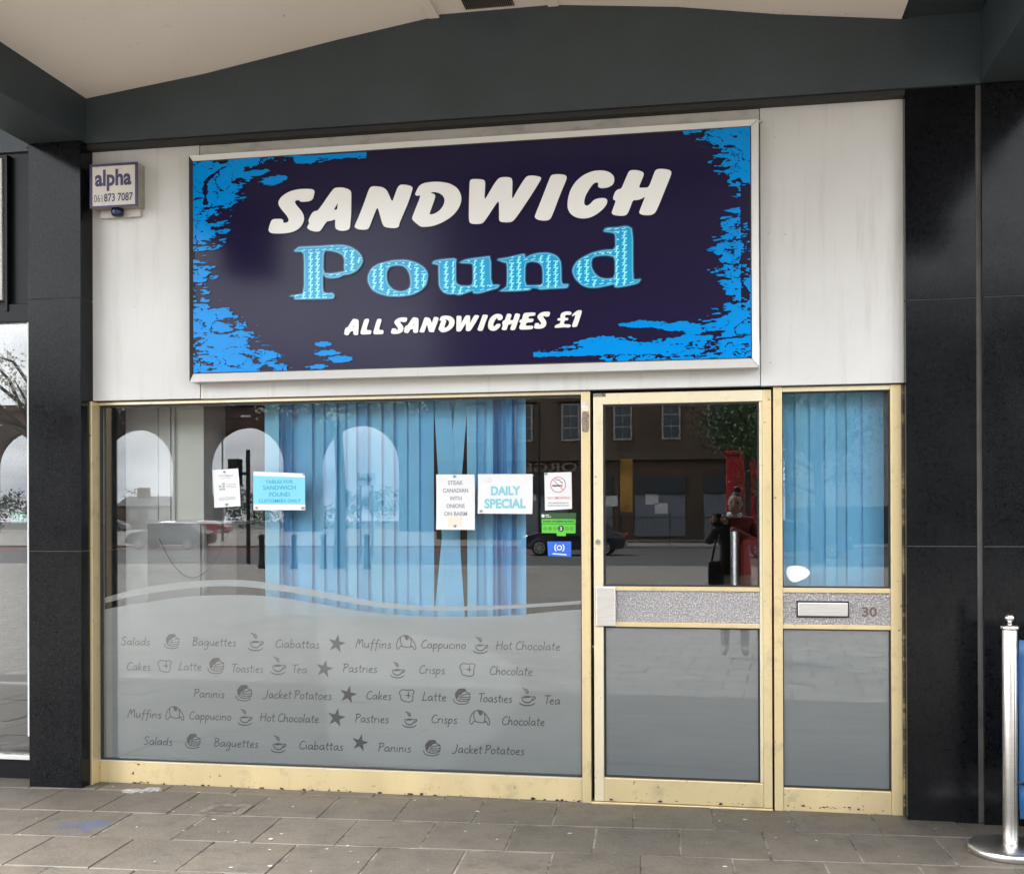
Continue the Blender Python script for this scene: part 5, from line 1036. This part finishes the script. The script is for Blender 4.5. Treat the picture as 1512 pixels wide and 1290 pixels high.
# bollards
for i, x in enumerate((-13.1, -12.1, -11.2, -9.9)):
    b0 = thing('bollard', ('dark street bollard nearest the traffic light', 'second dark street bollard from the traffic light', 'third dark street bollard from the traffic light', 'dark street bollard farthest from the traffic light')[i], 'bollard', (x, -25.5, 0), 'bollards along the square')
    ep(b0)(MB().lathe([(.11, -.02), (.11, .1), (.08, .14), (.075, .85), (.09, .88), (.09, .95), (.05, 1.0), (.0, 1.01)], 14, (x, -25.5, 0)).build('shaft', M['iron'], None, 0, True))
# cars
M['tyre'] = mat('tyre', (.015, .015, .015), .8); M['alloy'] = mat('alloy wheel', (.5, .5, .5), .35, metal=.8); M['carglass'] = mat('car glass', (.02, .025, .03), .08); M['lamp_w'] = mat('headlamp', (.7, .7, .7), .15); M['lamp_r'] = mat('tail lamp', (.45, .02, .02), .3)
def car(label, x, y, rz, paint):
    t = thing('parked_car', label, 'car', (x, y, -.12), 'cars parked along the road'); t.rotation_euler = (0, 0, rz)
    prof = chaikin([(-2.15, .35), (-2.18, .75), (-2.05, .92), (-1.75, .98), (-1.1, 1.38), (-.5, 1.46), (.3, 1.42), (1.0, 1.0), (1.9, .86), (2.14, .68), (2.16, .35), (1.75, .24), (-1.75, .24)], 2, .2)
    n = len(prof); vs = []
    for yy, sx in ((-.86, .97), (-.80, 1), (.80, 1), (.86, .97)):
        for px_, pz in prof: vs.append((px_ * sx, yy * (1 - max(0, pz - .85) * .28), pz if abs(yy) < .85 else .3 + (pz - .3) * .97))
    m = MB().add(vs, [(k * n + i, k * n + (i + 1) % n, (k + 1) * n + (i + 1) % n, (k + 1) * n + i) for k in range(3) for i in range(n)] + [tuple(range(n)), tuple(range(4 * n - 1, 3 * n - 1, -1))])
    m.build('body', paint, t, 0, False)
    for s in (-1, 1):
        g_ = MB(); yy = s * .77
        q = [(-1.45, .98), (-1.02, 1.30), (-.5, 1.37), (.2, 1.34), (.78, 1.0)]
        g_.add([(a_, s * (.875 * (1 - max(0, c_ - .85) * .30)), c_) for a_, c_ in q], [(0, 1, 2, 3, 4)]); g_.build('side_window', M['carglass'], t)
        for wx in (-1.32, 1.36):
            wh = MB().lathe([(.0, -.1), (.29, -.1), (.325, -.07), (.325, .07), (.29, .1), (.0, .1)], 22, (wx, s * .80, .325), 'y').build('wheel', M['tyre'], t)
            rm = MB()
            for k in range(7):
                a_ = 2 * math.pi * k / 7; rm.add([(wx + .03 * math.cos(a_ + 1.57), s * .908, .325 + .03 * math.sin(a_ + 1.57)), (wx - .03 * math.cos(a_ + 1.57), s * .908, .325 - .03 * math.sin(a_ + 1.57)), (wx + .22 * math.cos(a_ - .1), s * .905, .325 + .22 * math.sin(a_ - .1)), (wx + .22 * math.cos(a_ + .1), s * .905, .325 + .22 * math.sin(a_ + .1))], [(0, 1, 2, 3)])
            ringm(rm, wx, .325, .20, .235, s * .906, 20); rm.build('rim', M['alloy'], wh)
        MB().box(1.80, 2.10, s * .62 - .16, s * .62 + .16, .68, .80).build('headlight', M['lamp_w'], t, .03); MB().box(-2.17, -2.05, s * .62 - .18, s * .62 + .18, .72, .90).build('tail_light', M['lamp_r'], t, .03)
    for x0, x1, z0, z1 in ((.35, .98, 1.40, 1.03), (-1.16, -1.72, 1.36, 1.02)):
        MB().add([(x0, -.62, z0 + .02), (x0, .62, z0 + .02), (x1, .68, z1 + .02), (x1, -.68, z1 + .02)], [(0, 1, 2, 3)]).build('screen', M['carglass'], t)
    return t
car('black saloon car parked by the orange flag', -5.9, -41.5, math.pi, mat('black car paint', (.01, .01, .014), .12, coat=.5))
car('dark blue car parked near the red kiosk', 2.9, -39.5, 0, mat('blue car paint', (.03, .04, .16), .15, coat=.5))
car('white car parked beneath the viaduct', -66, -126, .1, mat('white car paint', (.7, .7, .7), .2, coat=.5))

# trees
def tree(name, label, x, y, h, cr_, crown, leafmat, barkmat, n, ls, seed, droop=None):
    t = thing(name, label, 'tree', (x, y, -.1)); r = random.Random(seed); tr = MB()
    tr.tube([(0, 0, 0), (.06, .02, h * .3), (-.04, .05, h * .55), (.03, 0, h * .85)], [.19, .15, .12, .05], 8)
    clumps = []
    for k in range(15):
        a = r.uniform(0, 6.28); e = r.uniform(.15, 1.2); z0 = h * r.uniform(.48 if droop else .38, .7); l = cr_ * r.uniform(.6, 1.05)
        p1 = (l * .5 * math.cos(a), l * .5 * math.sin(a), z0 + l * .35 * e); p2 = (l * math.cos(a), l * math.sin(a), z0 + l * .62 * e - (droop or 0) * l)
        tr.tube([(0, .02, z0 - .2), p1, p2], [.07, .045, .015], 5); clumps += [p1, p2, tuple((p1[i] + p2[i]) / 2 for i in range(3))]
    tr.build('trunk', barkmat, t)
    lv = MB()
    for _ in range(n):
        c = r.choice(clumps); s = cr_ * crown
        p = Vector((c[0] + r.gauss(0, s), c[1] + r.gauss(0, s), c[2] + r.gauss(0, s * .7)))
        u = Vector((r.gauss(0, 1), r.gauss(0, 1), r.gauss(0, 1))).normalized(); v = u.cross(Vector((r.gauss(0, 1), r.gauss(0, 1), .3))).normalized(); l = ls * r.uniform(.6, 1.4)
        lv.add([p - u * l - v * l * .5, p - v * l * .1 + u * l * .2 - v * l * .5, p + u * l, p + v * l * .5], [(0, 1, 2, 3)])
    lv.build('crown', leafmat, t); return t
M['bark'] = mat('bark', (.05, .04, .03), .9, var=.3, vs_=8); M['leaf'] = mat('spring leaves', (.045, .085, .02), .6, var=.5, vs_=1.5); M['petal'] = mat('pale blossom', (.6, .62, .52), .7, var=.3, vs_=3)
tree('street_tree', 'slim street tree with fresh green leaves behind the dark blue car', 3.35, -34, 6.6, 2.6, .22, M['leaf'], M['bark'], 6000, .065, 3)
tree('street_tree', 'taller street tree with green leaves beside the red kiosk', 1.3, -47, 9.4, 2.1, .2, M['leaf'], M['bark'], 6000, .075, 4)
tree('blossom_tree', 'blossoming tree with white flower clusters hanging over the square', -20.0, -25, 8.2, 3.6, .07, M['petal'], M['bark'], 2200, .05, 8, .12)
tree('blossom_tree', 'second blossoming tree nearer the traffic light', -10.9, -26, 8.6, 3.2, .06, M['petal'], M['bark'], 1500, .05, 9, .1)
# far trees, a house and street clutter beyond the arches
mb = MB(); r = random.Random(5)
cl = [(r.uniform(-135, -34), r.uniform(-185, -150), r.uniform(1.5, 5.2), r.uniform(1.6, 3.0)) for _ in range(60)]
for i in range(14000):
    cx, cy, cz, cr = r.choice(cl); d = Vector((r.gauss(0, 1), r.gauss(0, 1), r.gauss(0, .8))); d = d.normalized() * cr * r.uniform(.55, 1.05)
    s = r.uniform(.12, .34); u = Vector((r.gauss(0, 1), r.gauss(0, 1), r.gauss(0, 1))).normalized(); v = u.orthogonal().normalized()
    p = Vector((cx, cy, max(.1, cz + d.z))) + Vector((d.x, d.y, 0)); mb.add([p - u * s, p - v * s * .6, p + u * s, p + v * s * .6], [(0, 1, 2, 3)])
tag(mb.build('distant_trees', M['leaf']), 'mass of distant trees seen through the viaduct arches', 'woodland', kind='stuff')
hs = thing('distant_house', 'brick house with two chimneys seen through a viaduct arch', 'house', (-82, -150, 0)); h_ = ep(hs)
M['hbrick'] = mat('house brick', (.17, .10, .07), .9, var=.3, vs_=.6)
h_(MB().box(-88, -75, -158, -150, -.4, 3.4).build('wall', M['hbrick'])); h_(MB().add([(-88.4, -149.7, 3.41), (-74.6, -149.7, 3.41), (-74.6, -158.3, 3.41), (-88.4, -158.3, 3.41), (-88.4, -154, 4.9), (-74.6, -154, 4.9)], [(0, 1, 5, 4), (2, 3, 4, 5), (0, 4, 3), (1, 2, 5), (0, 3, 2, 1)]).build('roof', mat('slate', (.06, .06, .07), .8)))
for x in (-86.5, -77): h_(MB().box(x, x + 1.4, -154.7, -153.3, 4.3, 6.2).build('chimney', M['hbrick']))
for x in (-86, -83, -79.5): h_(MB().box(x, x + 1.3, -149.98, -149.9, 1.2, 2.9).build('window', M['winframe']))
def street_lamp(label, x, y, hh):
    t = thing('street_lamp', label, 'street lamp', (x, y, -.1), 'street lamps across the road'); q = ep(t)
    q(MB().tube([(x, y, -.1), (x, y, 1.2), (x, y, hh), (x + .5, y, hh + .35), (x + 1.4, y, hh + .45)], [.10, .075, .05, .04, .035], 8).build('column', M['iron'])); q(MB().box(x + 1.3, x + 1.9, y - .12, y + .12, hh + .38, hh + .5).build('lantern', M['alum'], None, .03))
street_lamp('tall street lamp in front of the viaduct near the blossom tree', -45, -70, 8.2); street_lamp('street lamp in front of the stone building', -9.2, -53, 7.5); street_lamp('street lamp standing between the two middle viaduct arches', -31, -62, 7.5)
rs = thing('direction_sign', 'white direction sign with a dark arrow on two posts', 'sign', (-13.9, -38, 0)); q = ep(rs)
q(MB().box(-14.3, -13.5, -38.05, -38, 2.75, 3.3).build('board', M['white'], None, .02))
mb = MB(); mb.prism([(-14.2, 2.97), (-13.85, 2.97), (-13.85, 2.83), (-13.6, 3.02), (-13.85, 3.22), (-13.85, 3.07), (-14.2, 3.07)], -37.995, -37.99); q(mb.build('arrow', M['iron']))
for x in (-14.15, -13.65): q(MB().tube([(x, -38.1, -.12), (x, -38.1, 3.3)], .04, 6).build('post', M['iron']))
mb = MB()
for i in range(24): mb.box(-70 + i * 5, -67.5 + i * 5, -40.1, -40.0, -.119, -.115)
tag(mb.build('lane_marking', M['white']), 'white dashed lane marking on the road', 'road marking', kind='structure')
mb = MB(); mb.box(-70, -8, -51.9, -46, -.119, -.116); tag(mb.build('red_lane', mat('red asphalt', (.13, .045, .035), .85, var=.25, vs_=.8)), 'dull red surfaced lane along the far kerb', 'lane', kind='structure')
for i, (x, y, c_) in enumerate(((-28, -49.2, (.03, .03, .035)), (-52, -105, (.35, .02, .02)), (-74, -124, (.3, .3, .32)))):
    car(('black car on the red lane near the street lamp', 'red car far off beneath the viaduct', 'pale grey car far off beneath the leftmost seen arch')[i], x, y, 0 if i % 2 else math.pi, mat('car paint', c_, .15, coat=.4))

# ---------------------------------------------------------------- photographer
ph = thing('photographer', 'person in red and black jacket holding up a phone, mirrored in the door glass', 'person', (.17, -6.12, 0))
def skinned(name, nodes, edges, mt, sub=2):
    me = bpy.data.meshes.new(name); me.from_pydata([n_[:3] for n_ in nodes], edges, []); o = link(name, me, mt)
    s = o.modifiers.new('skin', 'SKIN'); sd_ = me.skin_vertices[0].data if me.skin_vertices else None
    if sd_ is None:
        me.skin_vertices.new(); sd_ = me.skin_vertices[0].data
    for i, n_ in enumerate(nodes): sd_[i].radius = (n_[3], n_[4] if len(n_) > 4 else n_[3]); sd_[i].use_root = (i == 0)
    u = o.modifiers.new('smooth', 'SUBSURF'); u.levels = sub; u.render_levels = sub
    s.use_smooth_shade = True
    return o
def jacket_mat():
    m = mat('two tone jacket', (.16, .012, .010), .7, bump=.5, bs=25); t = m.node_tree; N = t.nodes.new; K = t.links.new; b = t.nodes['Principled BSDF']
    g = N('ShaderNodeTexCoord'); s = N('ShaderNodeSeparateXYZ'); r_ = N('ShaderNodeMapRange'); x = N('ShaderNodeMix'); x.data_type = 'RGBA'
    r_.inputs[1].default_value = .125; r_.inputs[2].default_value = .135; x.inputs[6].default_value = (.012, .012, .016, 1); x.inputs[7].default_value = (.20, .022, .012, 1)
    K(g.outputs['Object'], s.inputs[0]); K(s.outputs[0], r_.inputs[0]); K(r_.outputs[0], x.inputs[0]); r2 = N('ShaderNodeMapRange'); r2.inputs[1].default_value = .84; r2.inputs[2].default_value = .86; K(s.outputs[2], r2.inputs[0]); y = N('ShaderNodeMix'); y.data_type = 'RGBA'; y.inputs[6].default_value = (.40, .38, .35, 1); K(r2.outputs[0], y.inputs[0]); K(x.outputs[2], y.inputs[7]); K(y.outputs[2], b.inputs['Base Color']); return m
skin_m = mat('skin', (.40, .25, .19), .55); hair_m = mat('dark hair', (.02, .014, .011), .6, var=.3, vs_=60); trousers = mat('black trousers', (.012, .012, .015), .8)
PX, PYY = .17, -6.13
nodes = [(PX, PYY, .93, .155, .11), (PX, PYY, 1.10, .15, .105), (PX, PYY - .01, 1.28, .17, .115), (PX, PYY - .02, 1.40, .14, .09), (PX, PYY - .01, 1.47, .055),      # 0..4 pelvis to neck
 (PX - .17, PYY - .02, 1.40, .06), (PX - .27, PYY + .02, 1.18, .052), (PX - .19, PYY + .22, 1.31, .042), (PX - .175, PYY + .255, 1.335, .036),            # 5..8 right arm to wrist
 (PX + .17, PYY - .02, 1.40, .06), (PX + .24, PYY + .03, 1.17, .052), (PX - .01, PYY + .22, 1.30, .042), (PX - .04, PYY + .245, 1.33, .036),             # 9..12
 (PX - .09, PYY, .86, .10), (PX - .10, PYY + .01, .50, .065), (PX - .10, PYY - .02, .10, .048), (PX - .11, PYY + .10, .045, .038),
 (PX + .09, PYY, .86, .10), (PX + .10, PYY + .01, .50, .065), (PX + .10, PYY - .02, .10, .048), (PX + .11, PYY + .10, .045, .038)]
edges = [(0, 1), (1, 2), (2, 3), (3, 4), (3, 5), (5, 6), (6, 7), (7, 8), (3, 9), (9, 10), (10, 11), (11, 12), (0, 13), (13, 14), (14, 15), (15, 16), (0, 17), (17, 18), (18, 19), (19, 20)]
pe = ep(ph)
body = skinned('body', nodes, edges, jacket_mat()); pe(body)
# head with face
bm = bmesh.new(); bmesh.ops.create_icosphere(bm, subdivisions=4, radius=1)
for v in bm.verts:
    x, y, z = v.co
    sx = .074 * (1 - .22 * max(0, -z)); v.co = Vector((x * sx, y * .095 * (1 - .10 * max(0, -z)), z * .118))
    fy = v.co.y
    if y > .3:
        v.co.y += .020 * math.exp(-((v.co.x / .013) ** 2) - (((v.co.z + .018) / .026) ** 2))      # nose
        v.co.y += .006 * math.exp(-((v.co.x / .022) ** 2) - (((v.co.z + .058) / .010) ** 2))      # lips
        for s in (-1, 1): v.co.y -= .009 * math.exp(-(((v.co.x - s * .030) / .014) ** 2) - (((v.co.z - .012) / .011) ** 2))   # eye sockets
        v.co.y += .006 * math.exp(-((v.co.x / .03) ** 2) - (((v.co.z + .095) / .02) ** 2))        # chin
me = bpy.data.meshes.new('head'); bm.to_mesh(me); bm.free()
HM = Matrix.Translation((PX + .01, PYY + .045, 1.575)) @ Matrix.Rotation(R(6), 4, 'Y') @ Matrix.Rotation(R(8), 4, 'Z')
me.transform(HM); hd = pe(link('head', me, skin_m, None, 0, True))
for s in (-1, 1):
    b_ = bmesh.new(); bmesh.ops.create_uvsphere(b_, u_segments=12, v_segments=8, radius=.0115); e_ = bpy.data.meshes.new('eye'); b_.to_mesh(e_); b_.free(); e_.transform(HM @ Matrix.Translation((s * .030, .076, .012))); link('eye', e_, M['black'], hd, 0, True)
    e_ = MB().lathe([(.004, -.008), (.018, -.006), (.022, .0), (.018, .006), (.004, .008)], 14, (0, 0, 0), 'x').build('ear', skin_m, hd, 0, True); e_.data.transform(HM @ Matrix.Translation((s * .076, -.005, -.004)))
bm = bmesh.new(); bmesh.ops.create_icosphere(bm, subdivisions=3, radius=1)
for v in list(bm.verts):
    if v.co.y > .25 and v.co.z < .55: v.co = v.co * .86
    v.co = Vector((v.co.x * .083, v.co.y * .103 - .008, v.co.z * .118 + .012))
r_ = bmesh.ops.create_icosphere(bm, subdivisions=2, radius=.042, matrix=Matrix.Translation((0, -.03, .150)))
me = bpy.data.meshes.new('hair'); bm.to_mesh(me); bm.free(); me.transform(HM); link('hair', me, hair_m, hd, 0, True)
o = MB().lathe([(.075, 1.435), (.082, 1.455), (.066, 1.495), (.056, 1.49), (.06, 1.45)], 20, (PX, PYY + .0, 0)).build('collar', mat('pale collar', (.6, .65, .72), .6), None, 0, True); pe(o)
# hands closed round the phone
def hand(wx, wy, wz, side):
    palm = [(wx, wy, wz, .026, .02), (wx + side * .012, wy + .025, wz + .035, .034, .017), (wx + side * .018, wy + .035, wz + .062, .032, .014)]
    o = skinned('hand', palm, [(0, 1), (1, 2)], skin_m); pe(o)
    for k in range(4):
        b0 = (wx + side * (.010), wy + .040, wz + .030 + k * .0165); ln = (.030, .034, .033, .027)[k]
        pts = [(b0[0], b0[1], b0[2], .0088), (b0[0] + side * ln * .5, b0[1] + .016, b0[2] + .006, .0080), (b0[0] + side * ln * 1.15, b0[1] + .012, b0[2] + .008, .0072), (b0[0] + side * ln * 1.6, b0[1] + .004, b0[2] + .008, .0065)]
        skinned('finger', pts, [(0, 1), (1, 2), (2, 3)], skin_m, 1).parent = o
    pts = [(wx + side * .012, wy + .02, wz + .03, .011), (wx + side * .03, wy + .012, wz + .052, .010), (wx + side * .048, wy + .012, wz + .068, .0085)]
    skinned('thumb', pts, [(0, 1), (1, 2)], skin_m, 1).parent = o
    return o
hand(PX - .235, PYY + .285, 1.365, 1); hand(PX - .085, PYY + .285, 1.365, -1)
fo = thing('phone', 'dark phone held up in both hands by the photographer', 'phone', (0, -5.79, 1.43)); f2 = ep(fo)
f2(MB().box(-.038, .038, -5.806, -5.798, 1.345, 1.475).build('case', M['black'], None, .003)); f2(MB().box(-.030, -.004, -5.798, -5.7955, 1.44, 1.468).build('camera_bump', M['chrome'], None, .002))
bag = thing('shoulder_bag', 'black shoulder bag hanging at the photographer\'s side', 'bag', (-.05, -6.02, 1.0)); g2 = ep(bag)
g2(MB().box(-.10, .06, -6.03, -5.93, .74, 1.0).build('pouch', M['black'], None, .03)); g2(MB().tube([(-.06, -5.98, 1.0), (-.01, -6.0, 1.25), (.06, -6.02, 1.42), (.06, -6.15, 1.45)], .012, 6).build('strap', M['black'], None, 0, True))
